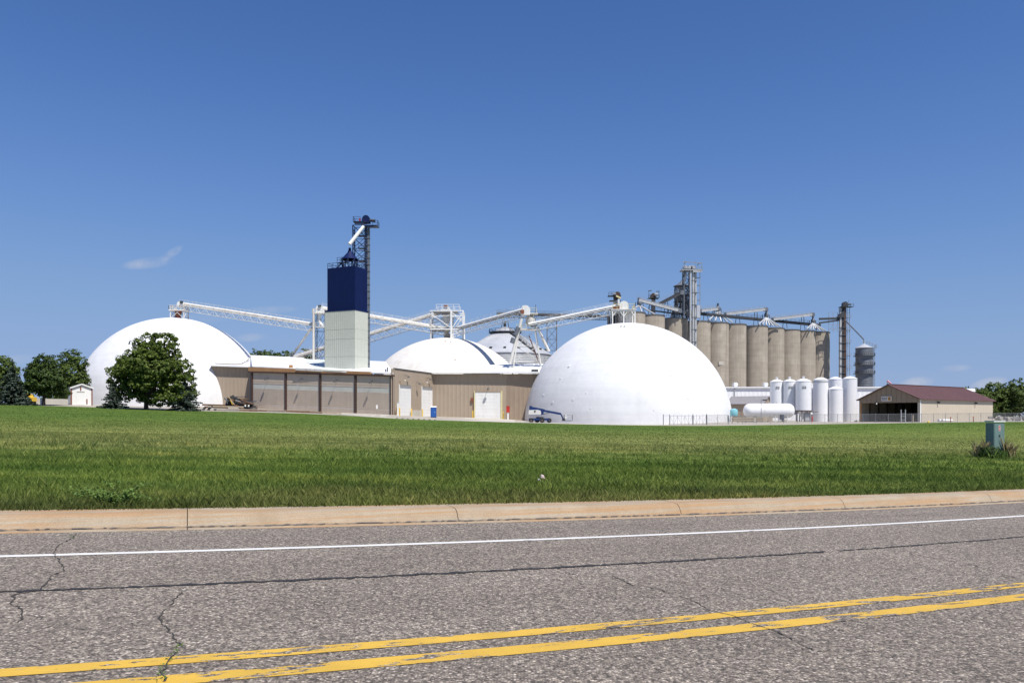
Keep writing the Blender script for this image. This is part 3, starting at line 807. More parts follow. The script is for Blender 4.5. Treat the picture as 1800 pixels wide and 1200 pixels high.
for i in range(4):
    s0, s1 = posts[i] + .32, posts[i + 1] - .32
    def lv(f, s_): return ztop(s_) - .75 + (zbot(s_) - .3 - ztop(s_) + .75) * f
    def pan(name, f0, f1, m, o, par=lb): return obj(name, slabz(s0, s1, lv(f1, s0), lv(f0, s0), lv(f1, s1), lv(f0, s1), -.35, o), m, par)
    nb = 4
    up = pan('upper_panel', 0, .285, M['bay_panel'], -.012)
    for k in range(3):
        f = .08 + .07 * k; obj('lap', slabz(s0, s1, lv(f + .006, s0), lv(f, s0), lv(f + .006, s1), lv(f, s1), -.3, .006), M['bay_panel'], up)
    pan('light_strip', .287, .405, M['strip_light'], -.05)
    door = pan('sliding_door', .407, .83, M['bay_panel'], -.012)
    g = G()
    for k in range(9):
        f = .425 + .044 * k; g2 = slabz(s0 + .05, s1 - .05, lv(f + .008, s0), lv(f, s0), lv(f + .008, s1), lv(f, s1), -.1, .004); g.add(g2.v, g2.f)
    obj('door_batten', g, M['bay_panel'], door)
    for ff in (.28, .8):
        sm = s0 + (s1 - s0) * ff; obj('door_stile', slabz(sm, sm + .10, lv(.825, sm), lv(.42, sm), lv(.825, sm), lv(.42, sm), -.1, .012), M['bay_panel'], door)
    pan('lower_panel', .835, 1.03, M['bay_panel'], -.0)
    # gooseneck lamp above each bay
    sm = (s0 + s1) / 2 - .1; zl = lv(.13, sm)
    g = G().path([fp(sm, -.1, zl), fp(sm, .5, zl + .12), fp(sm, .85, zl - .02), fp(sm, .95, zl - .2)], [.05] * 4, 6)
    lamp = obj('lamp_arm', g, M['steel_dark'], lb)
    obj('lamp_shade', G().lathe(fp(sm, .95, zl - .5), [(.30, 0), (.26, .08), (.1, .28), (.05, .32), (.001, .32)], 12), M['steel_dark'], lamp)
for k, s_ in enumerate(posts):
    g = slabz(s_ - .17, s_ + .19, zbot(s_) - .5, ztop(s_) - .62, zbot(s_) - .5, ztop(s_) - .62, -.3, .2)
    pst = obj('post', g, M['brown_steel'], lb)
    obj('post_cladding', slabz(s_ - .36, s_ - .175, zbot(s_) - .5, ztop(s_) - .72, zbot(s_) - .5, ztop(s_) - .72, -.3, .12), M['galv_dark'], pst)
obj('head_beam', slabz(-.3, FL + .3, ztop(0) - .75, ztop(0) - .42, ztop(FL) - .75, ztop(FL) - .42, -.4, .36), M['brown_steel'], lb)
sE = fpx(652)
obj('fascia', slabz(-.3, sE, ztop(0) - .419, ztop(0) + .50, ztop(sE) - .419, ztop(sE) + .12, -.5, .34), M['fascia'], lb)
obj('corner_cladding', rib_wall(fp(FL - .02, .2), P(694, 700, 167), 1.2, 1.2, 11.4, 11.6, .2), M['beige'], lb)
# lights, sign post, roof vent
g = G().box(fp(fpx(508), -.6, ztop(fpx(508)) + .75), (.7, .7, .9)); obj('roof_vent', g, M['fascia'], lb)
# side wall with two tall doors
B0 = Vector(((694 - 900) / FPX * 167, 167, 0)); B1 = Vector(((761 - 900) / FPX * 187, 187, 0))
obj('side_wall', rib_wall(B0, B1, 1.2, .9, 11.6, 11.6), M['beige'], lb)
bd = (B1 - B0).normalized(); bn = Vector((bd.y, -bd.x, 0))
def bs(px):
    a = (px - 900) / FPX; return (a * B0.y - B0.x) / (bd.x - a * bd.y)
def bp_(s_, o, z): q = B0 + bd * s_ + bn * o; return Vector((q.x, q.y, z))
def bslab(s0, s1, z0, z1, o0, o1):
    g = G(); pts = []
    for s_ in (s0, s1):
        for o in (o0, o1):
            for z in (z0, z1): pts.append(bp_(s_, o, z))
    return g.add(pts, [(0, 1, 3, 2), (4, 6, 7, 5), (0, 4, 5, 1), (2, 3, 7, 6), (1, 5, 7, 3), (0, 2, 6, 4)])
for (pa, pb, yt) in ((702, 720.5, 681), (741.5, 758.5, 684)):
    sa, sb = bs(pa), bs(pb); Ym = (B0 + bd * (sa + sb) / 2).y; zt = EYE + (HOR - yt) / FPX * Ym + .55; zb = gz(bp_(sa, 0, 0).x, bp_(sa, 0, 0).y)
    dr = obj('roller_door', bslab(sa, sb, zb - .2, zt, -.2, .075), M['white_metal'], lb)
    nsl = 9
    for k in range(nsl):
        z0_ = zb + (zt - zb) * k / nsl; obj('door_section', bslab(sa + .12, sb - .12, z0_ + .03, z0_ + (zt - zb) / nsl - .01, .02, .10), M['white_metal'], dr)
    obj('door_hood', bslab(sa - .1, sb + .1, zt + .003, zt + .8, -.1, .45), M['beige'], dr)
    for s_ in (sa - .25, sb): obj('door_jamb', bslab(s_, s_ + .25, zb - .2, zt + .1, -.1, .14), M['white_metal'], dr)
    sm = (sa + sb) / 2; zl = zt + 2.0
    lamp = obj('lamp_arm', G().path([bp_(sm, 0, zl), bp_(sm, .5, zl + .1), bp_(sm, .9, zl - .1)], [.05] * 3, 6), M['steel_dark'], lb)
    obj('lamp_shade', G().lathe(bp_(sm, .9, zl - .42), [(.34, 0), (.2, .2), (.05, .34), (.001, .34)], 12), M['steel_dark'], lamp)
    obj('signal_light', G().lathe(bp_(sm - .1, .12, zt + 1.0), [(.001, -.15), (.14, -.1), (.16, 0), (.14, .1), (.001, .15)], 10), M['white_plastic'], lb)
sm = bs(731); zl = 10.1
lamp = obj('lamp_arm', G().path([bp_(sm, 0, zl - 1), bp_(sm, .5, zl - .9), bp_(sm, .9, zl - 1.1)], [.05] * 3, 6), M['steel_dark'], lb)
obj('lamp_shade', G().lathe(bp_(sm, .9, zl - 1.42), [(.34, 0), (.2, .2), (.05, .34), (.001, .34)], 12), M['steel_dark'], lamp)
obj('parapet_cap', bslab(-.15, (B1 - B0).length + .1, 11.603, 11.75, -.35, .16), M['steel_dark'], lb)
sa, sb = bs(722.5), bs(740.5); obj('block_plinth', bslab(sa, sb, .9, 3.0, -.1, .09), M['pad'], lb)
# rear-set wall with the square overhead door
C0 = B1; C1 = Vector(((946 - 900) / FPX * 187.5, 187.5, 0))
cmid = Vector(((890 - 900) / FPX * 187.15, 187.15, 0))
obj('back_wall', rib_wall(C0, cmid, .6, .3, 11.55, 11.55), M['beige'], lb)
obj('back_wall', rib_wall(cmid + Vector((0.02, -.03, 0)), C1, .3, -.6, 11.55, 11.55), M['beige_old'], lb)
def cslab(px0, px1, z0, z1, o0, o1, Y=187):
    x0, x1 = (px0 - 900) / FPX * Y, (px1 - 900) / FPX * Y
    return G().box(((x0 + x1) / 2, Y - (o0 + o1) / 2, (z0 + z1) / 2), (x1 - x0, o1 - o0, z1 - z0))
zt = EYE + (HOR - 689) / FPX * 187; zb = EYE + (HOR - 736.5) / FPX * 187
dr = obj('overhead_door', cslab(835, 880, zb - .3, zt, -.1, .09), M['white_metal'], lb)
for k in range(8):
    z0_ = zb + (zt - zb) * k / 8; obj('door_section', cslab(835.8, 879.2, z0_ + .03, z0_ + (zt - zb) / 8 - .012, 0, .13), M['white_metal'], dr)
for a, b in ((833.2, 834.9), (880.1, 883)): obj('door_jamb', cslab(a, b, zb - .3, zt + .25, -.05, .22), M['yellow_rail'], dr)
obj('door_head', cslab(834.95, 880.05, zt + .003, zt + .25, -.05, .22), M['beige'], dr)
lamp = obj('lamp_arm', G().path([Vector((-5.6, 187, zt + 1.0)), Vector((-5.6, 186.2, zt + 1.15)), Vector((-5.6, 185.7, zt + .9))], [.05] * 3, 6), M['steel_dark'], lb)
obj('lamp_shade', G().lathe((-5.6, 185.7, zt + .55), [(.36, 0), (.2, .22), (.05, .36), (.001, .36)], 12), M['steel_dark'], lamp)
obj('control_box', cslab(828, 831.5, EYE + (HOR - 706) / FPX * 187, EYE + (HOR - 699) / FPX * 187, 0, .35), M['brown_trim'], lb)
obj('conduit', cslab(831.6, 832.2, zb, EYE + (HOR - 699) / FPX * 187, 0, .12), M['brown_trim'], lb)
# roof of the right wing, rising to the dome
e0, e1 = P(757, 654.2, 186.0), P(948, 653.2, 186.0); r0, r1 = P(842, 641.5, 203), P(955, 639, 203)
rf = obj('roof', slab([e0, e1, r1, r0], .22), M['white_roof'], lb)
for k in range(1, 7):
    f = k / 7; obj('roof_seam', G().beam(e0.lerp(e1, f) + UP * .02, r0.lerp(r1, f) + UP * .02, .10, .10), M['white_roof'], rf)
obj('eave_trim', G().beam(P(757, 655.2, 185.9), P(948, 654.2, 185.9), .12, .34), M['white_metal'], rf)
obj('snow_guard', G().box(P(940, 651, 186.6), (1.6, .5, .5)), M['steel_dark'], rf)
# roofs of the left wing
e0, e1 = P(443, 643.2, 181.6), P(553, 648.8, 173.2); r0, r1 = P(441, 624, 214), P(533, 628.2, 206)
rf = obj('roof', slab([e0, e1, r1, r0], .2), M['white_roof'], lb)
for k in range(1, 6):
    f = k / 6; obj('roof_seam', G().beam(e0.lerp(e1, f) + UP * .02, r0.lerp(r1, f) + UP * .02, .10, .10), M['white_roof'], rf)
obj('gutter', G().beam(P(520, 648.4, 175.1), P(566, 651, 172), .3, .5), M['white_rusty'], rf)
e0, e1 = P(545, 649.6, 173.6), P(692, 655.6, 164.4); r0, r1 = P(520, 629.8, 207), P(677.5, 635, 211)
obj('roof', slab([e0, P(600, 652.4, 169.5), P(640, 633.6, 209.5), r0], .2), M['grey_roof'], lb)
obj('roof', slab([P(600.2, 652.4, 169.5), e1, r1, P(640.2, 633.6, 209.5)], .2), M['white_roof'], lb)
for dx in (0, 3): obj('roof_pipe', G().tube(P(678 + dx, 655, 168), P(678 + dx, 648.5 - dx, 168), .12, 8), M['steel_dark'], lb)
# recessed wall beside the left dome
W0 = Vector(((372 - 900) / FPX * 200, 200, 0)); W1 = Vector(((441 - 900) / FPX * 200, 200, 0))
obj('back_wall', rib_wall(W0, W1, 3.0, 3.0, 14.2, 13.9), M['beige'], lb)
W2 = Vector((A0.x - .2, A0.y + .3, 0))
obj('return_wall', rib_wall(W1 + Vector((.1, -.1, 0)), W2, 3.0, 3.0, 13.8, 11.9), M['beige'], lb)
e0, e1 = P(369, 640.6, 198.8), P(446, 643.4, 198.8); r0, r1 = P(405, 630, 217), P(446, 624.4, 217)
obj('roof', slab([e0, e1, r1, r0], .35), M['white_roof'], lb)
obj('roof_flashing', G().path([P(378, 638.6, 198.9), P(400, 639.6, 199.4), P(415, 640, 200.2), P(425, 638.6, 202), P(434, 634, 206), P(440, 627, 210)], [.14] * 6, 6), M['wood_grey'], lb)

# red cabinet on its post, yellow bollards, bins, toilet
def pole_thing(): pass
c = gp(893, 184)
t = thing('red_cabinet', 'small red cabinet on a white post beside the square door', 'cabinet', c)
obj('box', G().box(c + UP * 2.35, (.75, .4, 1.35)), M['red'], t); obj('hood', G().box(c + UP * 3.1, (.85, .5, .12)), M['red'], t); obj('post', G().box(c + UP * .83, (.34, .2, 1.66)), M['white_plastic'], t)
bol = None
for k, (px, Y, lab) in enumerate([(697.5, 166.4, 'yellow bollard at the corner of the beige side wall'), (702.5, 166.8, 'yellow bollard just left of the nearer tall white door'), (723.5, 174.0, 'yellow bollard just right of the nearer tall white door'), (742.5, 178.5, 'yellow bollard at the farther tall white door, beside blue toilet'), (831, 184.8, 'yellow bollard left of the square overhead door'), (885, 184.8, 'yellow bollard right of the square overhead door')]):
    c = gp(px, Y)
    if bol is None:
        bol = thing('bollard', lab, 'bollard', c, 'yellow bollards guarding the doors')
        obj('pipe', G().lathe(c, [(.13, -.3), (.13, 1.55), (.11, 1.63), (.06, 1.68), (.001, 1.69)], 12), M['yellow_steel'], bol)
    else: dup(bol, c, label=lab)
c = gp(699.6, 166.2)
t = thing('meter_cabinet', 'narrow white meter cabinet standing between yellow bollards', 'cabinet', c)
obj('case', G().box(c + UP * 1.3, (.38, .3, 2.6)), M['white_plastic'], t); obj('dial', G().box(c + UP * 2.75 + Vector((0, -.03, 0)), (.32, .3, .34)), M['galv'], t)
c = gp(662.5, 161.5)
t = thing('sign_post', 'small white sign on a thin stake before the bays', 'sign', c)
obj('plate', G().box(c + UP * 1.55, (.34, .03, .75)), M['white_plastic'], t); obj('stake', G().box(c + UP * .55, (.07, .05, 1.2)), M['wood_grey'], t)
c = gp(762, 163)
t = thing('portable_toilet', 'blue portable toilet with white roof by the beige wall', 'toilet', c)
rz = .12
obj('base', G().box(c + UP * .06, (1.2, 1.25, .12), rz), M['steel_dark'], t)
obj('cabin', G().box(c + UP * 1.12, (1.1, 1.15, 2.0), rz), M['blue_plastic'], t)
Rz = Matrix.Rotation(rz, 3, 'Z')
dr = obj('door', G().box(c + Rz @ Vector((-.05, -.59, 0)) + UP * 1.1, (.74, .05, 1.8), rz), M['blue_plastic'], t)
obj('handle', G().box(c + Rz @ Vector((.25, -.63, 0)) + UP * 1.15, (.06, .05, .18), rz), M['white_plastic'], dr)
for s_ in (-1, 1):
    for u_ in (-1, 1): obj('corner_post', G().box(c + Rz @ Vector((s_ * .54, u_ * .565, 0)) + UP * 1.12, (.1, .1, 2.03), rz), M['blue_plastic'], t)
for k in range(4): obj('vent_slot', G().box(c + Rz @ Vector((.566, -.2, 0)) + UP * (1.8 + .06 * k), (.03, .5, .03), rz), M['white_plastic'], t)
obj('roof', G().prism([c + Rz @ Vector((-.6, y_, 0)) + UP * z_ for (y_, z_) in ((-.63, 2.13), (.63, 2.13), (.45, 2.3), (0, 2.36), (-.45, 2.3))], Rz @ Vector((1.2, 0, 0))), M['white_plastic'], t)
obj('sticker', G().box(c + Rz @ Vector((.57, -.4, 0)) + UP * 1.72, (.02, .16, .2), rz), M['white_plastic'], t)

# ================================================================== dryer tower
TY = 176.0
TC = P(624, 700, TY); ang = -math.radians(24)
tf = Vector((math.cos(ang), math.sin(ang), 0)); ts_ = Vector((-tf.y, tf.x, 0))        # front runs along tf, sides run along ts_
dt = thing('grain_dryer', 'tall dryer tower, navy blue above and cream below', 'tower', Vector((TC.x, TC.y, 9)))
def tz(py): return EYE + (HOR - py) / FPX * TY
def tb(a0, a1, b0, b1, z0, z1):
    q = Vector((TC.x, TC.y, 0)); return G().prism([q + tf * a0 + ts_ * b0, q + tf * a1 + ts_ * b0, q + tf * a1 + ts_ * b1, q + tf * a0 + ts_ * b1], (0, 0, 1)), z0, z1
def tbox(a0, a1, b0, b1, z0, z1):
    q = Vector((TC.x, TC.y, z0)); return G().prism([q + tf * a0 + ts_ * b0, q + tf * a1 + ts_ * b0, q + tf * a1 + ts_ * b1, q + tf * a0 + ts_ * b1], (0, 0, z1 - z0))
WF, WD = 8.2, 5.3
lo = obj('lower_casing', tbox(-WF, 0, 0, WD, tz(649), tz(545)), M['cream'], dt)
for k in range(16): obj('casing_rib', tbox(-WF + .3 + k * .52, -WF + .36 + k * .52, -.05, .02, tz(648.5), tz(545.5)), M['cream'], lo)
for k in range(9): obj('casing_rib', tbox(-.02, .05, .3 + k * .55, .36 + k * .55, tz(648.5), tz(545.5)), M['cream'], lo)
for py in (577, 594, 625): obj('casing_band', tbox(-WF - .02, .03, -.03, WD + .02, tz(py) - .04, tz(py) + .04), M['cream'], lo)
hi = obj('upper_casing', tbox(-WF + .55, -.18, .25, WD - .25, tz(543), tz(467)), M['navy'], dt)
for k in range(15): obj('casing_rib', tbox(-WF + .8 + k * .5, -WF + .86 + k * .5, .19, .26, tz(542.6), tz(467.4)), M['navy'], hi)
for k in range(9): obj('casing_rib', tbox(-.19, -.12, .5 + k * .5, .56 + k * .5, tz(542.6), tz(467.4)), M['navy'], hi)
obj('belt_trim', tbox(-WF + .1, .06, -.06, WD + .06, tz(545) + .003, tz(543) + .05), M['navy'], dt)
obj('base_trim', tbox(-WF - .06, .08, -.08, WD + .06, tz(649) - .3, tz(649) - .003), M['steel_dark'], dt)
obj('plinth', tbox(-WF - .04, .5, -.3, WD + .04, tz(656), tz(649) - .31), M['fascia'], dt)
q = lambda a, b, z: Vector((TC.x, TC.y, 0)) + tf * a + ts_ * b + UP * z
zt = tz(467)
g = G(); rails(g, [q(-WF + .6, .3, zt), q(-.25, .3, zt), q(-.25, WD - .3, zt), q(-WF + .6, WD - .3, zt), q(-WF + .6, .3, zt)], 1.1, .04, 1.4); obj('roof_rail', g, M['navy_steel'], dt)
cc = q(-2.95, 2.2, zt)
g = G().lathe(cc, [(1.9, 1.9), (1.95, 2.0), (1.2, 2.8), (.5, 3.6), (.28, 4.2), (.28, 4.6)], 16); obj('garner_cone', g, M['navy'], dt)
g = G()
for k in range(8):
    a = 2 * PI * k / 8; g.beam(cc + Vector((1.7 * math.cos(a), 1.7 * math.sin(a), 0)), cc + Vector((1.85 * math.cos(a), 1.85 * math.sin(a), 1.95)), .16)
    b = 2 * PI * (k + 1) / 8; g.beam(cc + Vector((1.7 * math.cos(a), 1.7 * math.sin(a), 0)), cc + Vector((1.85 * math.cos(b), 1.85 * math.sin(b), 1.95)), .1)
obj('cone_frame', g, M['navy_steel'], dt)
g = G().box(q(-4.6, 2.0, zt + 1.35), (2.6, 1.2, .1), ang); rails(g, [q(-5.9, 1.5, zt + 1.4), q(-3.4, 1.5, zt + 1.4)], 1.1, .04, 1.2); rails(g, [q(-5.9, 2.6, zt + 1.4), q(-3.4, 2.6, zt + 1.4)], 1.1, .04, 1.2)
for a_ in (-5.8, -4.4): g.beam(q(a_, 1.5, zt), q(a_, 1.5, zt + 1.4), .1)
g.beam(q(-6.2, 1.5, zt), q(-4.4, 1.5, zt + 1.4), .12, .3)
obj('roof_platform', g, M['navy_steel'], dt)

# bucket elevator beside the dryer
ec = P(646, 700, 181); bb = gz(ec.x, ec.y)
et = thing('bucket_elevator', 'tall dark blue bucket elevator rising beside the dryer tower', 'elevator', Vector((ec.x, ec.y, 10)))
def ez(py): return EYE + (HOR - py) / FPX * 181
for k, px in enumerate((643.2, 648.2)):
    c = P(px, 0, 181); obj('casing', G().box(Vector((c.x, c.y, (10 + ez(396)) / 2)), (.42, .8, ez(396) - 10)), M['navy_steel'] if k == 0 else M['galv_dark'], et)
g = G()
for k in range(22):
    z = 12 + k * 1.5
    if z < ez(400): obj('casing_flange', G().box((P(645.7, 0, 181).x, 181, z), (1.25, 1.0, .08)), M['galv_dark'], et)
hp = P(644, 0, 181)
obj('head', head_drum((hp.x + .0, 181, ez(386)), (0, 1, 0), .85, 1.5), M['navy'], et)
obj('motor', G().tube((hp.x + .6, 180.6, ez(388)), (hp.x + 2.1, 180.6, ez(389)), .33, 10), M['steel_dark'], et)
obj('warning_light', G().box((hp.x - 1.4, 180.6, ez(387)), (.35, .35, .55)), M['red'], et)
x0, x1 = P(622.5, 0, 181).x, P(665, 0, 181).x; z0 = ez(397)
g = G().box(((x0 + hp.x) / 2, 181, z0 + .7), (hp.x - x0, 2.6, .14)); g.box(((x1 + hp.x) / 2, 181, z0 - .15), (x1 - hp.x, 2.6, .14))
g.prism([(x0, 179.8, z0 + .6), (hp.x - .4, 179.8, z0 + .6), (hp.x - .4, 179.8, z0 - .2)], (0, .12, 0)); g.prism([(hp.x + .4, 179.8, z0 - .2), (x1, 179.8, z0 - .25), (hp.x + .4, 179.8, z0 - .75)], (0, .12, 0))
obj('service_platform', g, M['navy_steel'], et)
g = G(); rails(g, [(x0, 179.8, z0 + .7), (x0 + 1.6, 179.8, z0 + .7)], 1.1, .035, 1.0); rails(g, [(x0, 179.8, z0 + .7), (x0, 182.2, z0 + .7), (x0 + 1.5, 182.2, z0 + .7)], 1.1, .035, 1.0)
obj('platform_rail', g, M['navy_steel'], et); g = G(); rails(g, [(x1 - 1.1, 179.8, z0 - .15), (x1, 179.8, z0 - .15), (x1, 182.2, z0 - .15)], 1.1, .035, 1.0); obj('platform_rail', g, M['navy_steel'], et)
lt = P(632, 0, 181)
lattice(et, (lt.x, 182.0, tz(467) - .5), 3.0, 2.4, ez(396) - tz(467) + .5, 4, M['navy_steel'], .2, .11)
g = G(); 
for k in range(3): g = G().box((hp.x - .9, 181, ez(415 + k * 22)), (1.7, 1.6, .1)); rails(g, [(hp.x - 1.7, 180.3, ez(415 + k * 22) + .05), (hp.x - .1, 180.3, ez(415 + k * 22) + .05)], 1.0, .03, .8); obj('ladder_landing', g, M['navy_steel'], et)
obj('spout', G().tube((P(639, 0, 180).x, 180, ez(400)), (P(614.5, 0, 178.2).x, 178.2, ez(434)), .38, 12, .42), M['white_metal'], et)
# twin ladder rails down the leg
g = G()
for px in (640, 641.6): c = P(px, 0, 180.4); g.beam((c.x, 180.4, tz(467)), (c.x, 180.4, ez(398)), .07)
for k in range(22): g.beam((P(640, 0, 180.4).x, 180.4, tz(467) + .45 * k), (P(641.6, 0, 180.4).x, 180.4, tz(467) + .45 * k), .05)
obj('ladder', g, M['navy_steel'], et)

# ================================================================== white conveyors
cA = gallery('conveyor', 'white truss conveyor climbing to the top of the left white dome', P(553, 571, 207), P(320, 534.5, 216.5), M['white_rusty'])
cB = gallery('conveyor', 'white truss conveyor sloping down from behind the dryer to the cream dome', P(790, 579, 216), P(566, 541.5, 207), M['white_rusty'])
cC = gallery('conveyor', 'white truss conveyor climbing from the roofs to the frame above the cream dome', P(505, 631, 234), P(783, 546, 220), M['white_rusty'], depth=2.2)
cD = gallery('conveyor', 'white truss conveyor between the cream dome and the splayed steel tower', P(800, 578, 216), P(918, 545.5, 196), M['white_metal'], sagmat=M['steel_dark'])
cE = gallery('conveyor', 'white truss conveyor climbing to the head above the right white dome', P(930, 571, 195.6), P(1088, 538, 190), M['white_metal'], sagmat=M['steel_dark'])
for (par, c, r) in ((cA, P(318, 535, 215.4), .7), (cB, P(563.5, 544, 206.7), 1.05), (cC, P(785, 547.5, 219.8), 1.3), (cD, P(923.5, 545.5, 195.6), 1.15)):
    obj('head_hood', head_drum(c, (0, 1, 0), r, 2.0), M['white_metal'], par)
obj('head_hood', head_drum(P(1096, 537.5, 189.6), (0, 1, 0), 1.05, 2.0), M['white_metal'], cE)
obj('head_motor', G().box(P(319, 531, 214.2), (.6, .8, .6)), M['steel_dark'], cA); obj('head_motor', G().box(P(562, 537.4, 205.5), (.8, .6, .3)), M['steel_dark'], cB)
obj('head_motor', G().box(P(784, 537.6, 218.8), (1.1, .6, .4)), M['brown_trim'], cC); obj('head_motor', G().box(P(918.4, 548, 194.8), (.8, .8, .9)), M['brown_trim'], cD)
obj('pull_plate', G().box(P(1087, 532, 189.3), (.35, 1.8, 1.5)), M['white_metal'], cE); obj('pull_plate', G().box(P(919, 541.5, 195.4), (.25, 1.8, 1.1)), M['white_metal'], cD)
obj('discharge_chute', G().path([P(562, 549, 206), P(561, 560, 206), P(563, 568, 206), P(568, 574, 205)], [.5, .45, .4, .36], 10), M['white_metal'], cB)
# frame on the left dome
ct = P(313.5, 0, 215.6)
def yz(py, Y): return EYE + (HOR - py) / FPX * Y
t = thing('conveyor_gantry', 'small rusty steel frame standing on top of the left white dome', 'steel frame', Vector((ct.x, 215.6, yz(560, 215.6))))
lattice(t, (ct.x + .3, 215.6, yz(561, 215.6)), 3.6, 3.0, 3.4, 1, M['white_rusty'], .22, .12)
obj('deck', G().box((ct.x + .2, 215.6, yz(546, 215.6)), (4.2, 3.6, .3)), M['white_rusty'], t)
g = G(); x = ct.x; rails(g, [(x - 1.9, 213.9, yz(545.4, 215.6)), (x + 2.3, 213.9, yz(545.4, 215.6))], 1.2, .04, 1.0); rails(g, [(x - 1.9, 213.9, yz(545.4, 215.6)), (x - 1.9, 217.3, yz(545.4, 215.6))], 1.2, .04, 1.0); obj('deck_rail', g, M['white_rusty'], t)
obj('drop_hopper', G().lathe((x, 215.6, yz(561, 215.6)), [(.75, 0), (.75, 1.5), (.95, 2.0), (.95, 2.4)], 12), M['brown_trim'], t)
# stand left of the dryer
c = P(559, 0, 206)
t = thing('conveyor_stand', 'slender rusty white steel stand just left of the dryer tower', 'steel tower', Vector((c.x, 206, 12)))
zt_ = yz(543, 206)
lattice(t, (c.x + .5, 207, 14.5), 2.6, 2.6, yz(551, 206) - 14.5, 3, M['steel_dark'], .14, .08)
obj('main_column', G().tube((P(551, 0, 205).x, 205, 13.5), (P(551, 0, 205).x, 205, zt_), .30, 10), M['white_rusty'], t)
obj('raker', G().tube(P(511, 628, 212), P(548, 576, 206), .32, 10), M['white_rusty'], t)
g = G().box((c.x + .2, 206, yz(551, 206)), (2.9, 2.4, .2)); g.box((c.x + .8, 206, yz(575, 206)), (2.2, 2.2, .2)); obj('deck', g, M['white_rusty'], t)
g = G(); rails(g, [(c.x - 1.2, 204.8, yz(551, 206)), (c.x + 1.5, 204.8, yz(551, 206))], 1.1, .04, 1); rails(g, [(c.x - .4, 204.9, yz(575, 206)), (c.x + 1.8, 204.9, yz(575, 206))], 1.1, .04, 1); obj('deck_rail', g, M['white_rusty'], t)
# frame over the cream dome
c = P(787, 0, 216.5); zb_ = yz(598, 216.5)
t = thing('transfer_gantry', 'white braced steel frame standing on top of the cream dome', 'steel frame', Vector((c.x, 216.5, zb_)))
x0, x1, xm = P(758.5, 0, 216).x, P(815, 0, 216).x, P(794.5, 0, 216).x
ztp, zmd = yz(548, 216), yz(580, 216)
for (x, y, m_, r_) in ((x0, 214, 'white_rusty', .17), (x0, 219, 'white_rusty', .17), (xm, 213.6, 'white_metal', .24), (xm, 219.4, 'white_metal', .2), (x1, 213.6, 'white_metal', .19), (x1, 219.4, 'white_metal', .17)):
    obj('leg', G().beam((x, y, zb_ - 1.2), (x, y, ztp), r_ * 2), M[m_], t)
g = G()
for y in (213.6, 219.4):
    g.beam((xm, y, ztp), (x1, y, ztp), .26); g.beam((xm, y, yz(557, 216)), (x1, y, yz(557, 216)), .22); g.beam((xm, y, zmd), (x1, y, zmd), .3); g.beam((xm, y, yz(590, 216)), (x1, y, yz(584, 216)), .2)
    g.beam((xm, y, zmd), (x1, y, yz(550, 216)), .2); g.beam((xm, y, yz(550, 216)), (x1, y, yz(566, 216)), .16); g.beam((x0, y, zmd), (xm, y, zmd), .3); g.beam((x0, y, yz(553, 216)), (xm, y, yz(578, 216)), .2); g.beam((x0, y, yz(558, 216)), (xm, y, yz(556, 216)), .16); g.beam((x0, y, ztp), (xm, y, ztp), .18)
for x in (xm, x1): g.beam((x, 213.6, ztp), (x, 219.4, ztp), .2); g.beam((x, 213.6, zmd), (x, 219.4, zmd), .2)
obj('bracing', g, M['white_metal'], t)
g = G().box(((x0 + xm) / 2, 216.5, zmd + .2), (xm - x0, 5, .16)); g.box(((x0 + x1) / 2 - .5, 216.5, yz(549, 216)), (x1 - x0 - 2, 4.5, .16)); obj('deck', g, M['rail'], t)
g = G(); rails(g, [(x0, 213.9, zmd + .3), (xm, 213.9, zmd + .3)], 1.1, .04, 1.2); rails(g, [(P(768, 0, 216).x, 214.2, yz(545, 216)), (P(808, 0, 216).x, 214.2, yz(545, 216))], 1.3, .05, 1.5); rails(g, [(P(768, 0, 216).x, 218.8, yz(545, 216)), (P(808, 0, 216).x, 218.8, yz(545, 216))], 1.3, .05, 1.5); obj('deck_rail', g, M['white_metal'], t)
obj('transfer_hopper', G().lathe((P(785, 0, 216.5).x, 216.5, yz(598, 216.5)), [(.7, 0), (.7, 2.2), (.55, 2.3), (.55, 4.2), (1.0, 5.3), (1.0, 6.6)], 12), M['white_rusty'], t)
obj('discharge_boot', G().box((P(787, 0, 216).x, 215.8, yz(592, 216)), (1.5, 1.6, 1.5)), M['wood_grey'], t)
# splayed tower between the domes
c = P(924, 0, 197)
t = thing('transfer_tower', 'splayed rusty white steel tower carrying two conveyor heads', 'steel tower', Vector((c.x, 197, 11)))
lattice(t, (c.x + .4, 197.5, 11.0), 7.6, 4.5, yz(551, 197) - 11, 4, M['white_rusty'], .26, .1, wt=2.8, dt=2.8)
for k, (p_, q_) in enumerate(((P(896, 640, 195), P(917, 560, 195)), (P(965, 618, 195), P(944, 574, 195)))): obj('spout', G().tube(p_, q_, .36, 12), M['white_rusty'], t)
for k, (pa, pb) in enumerate((((906, 588), (911.5, 575)), ((900, 603), (903, 594)))): obj('spout_band', G().tube(P(*pa, 194.7), P(*pb, 194.7), .58, 12), M['galv_dark'], t)
g = G().box((c.x, 197, yz(579, 197)), (4.8, 3.6, .22)); g.box((P(936, 0, 197).x, 197, yz(552, 197)), (2.6, 3.2, .2)); obj('deck', g, M['white_rusty'], t)
obj('surge_hopper', G().lathe((P(933, 0, 197).x, 197, yz(573, 197)), [(.8, 0), (1.25, .9), (1.25, 2.0), (.6, 2.6), (.4, 3.2)], 14), M['white_rusty'], t)
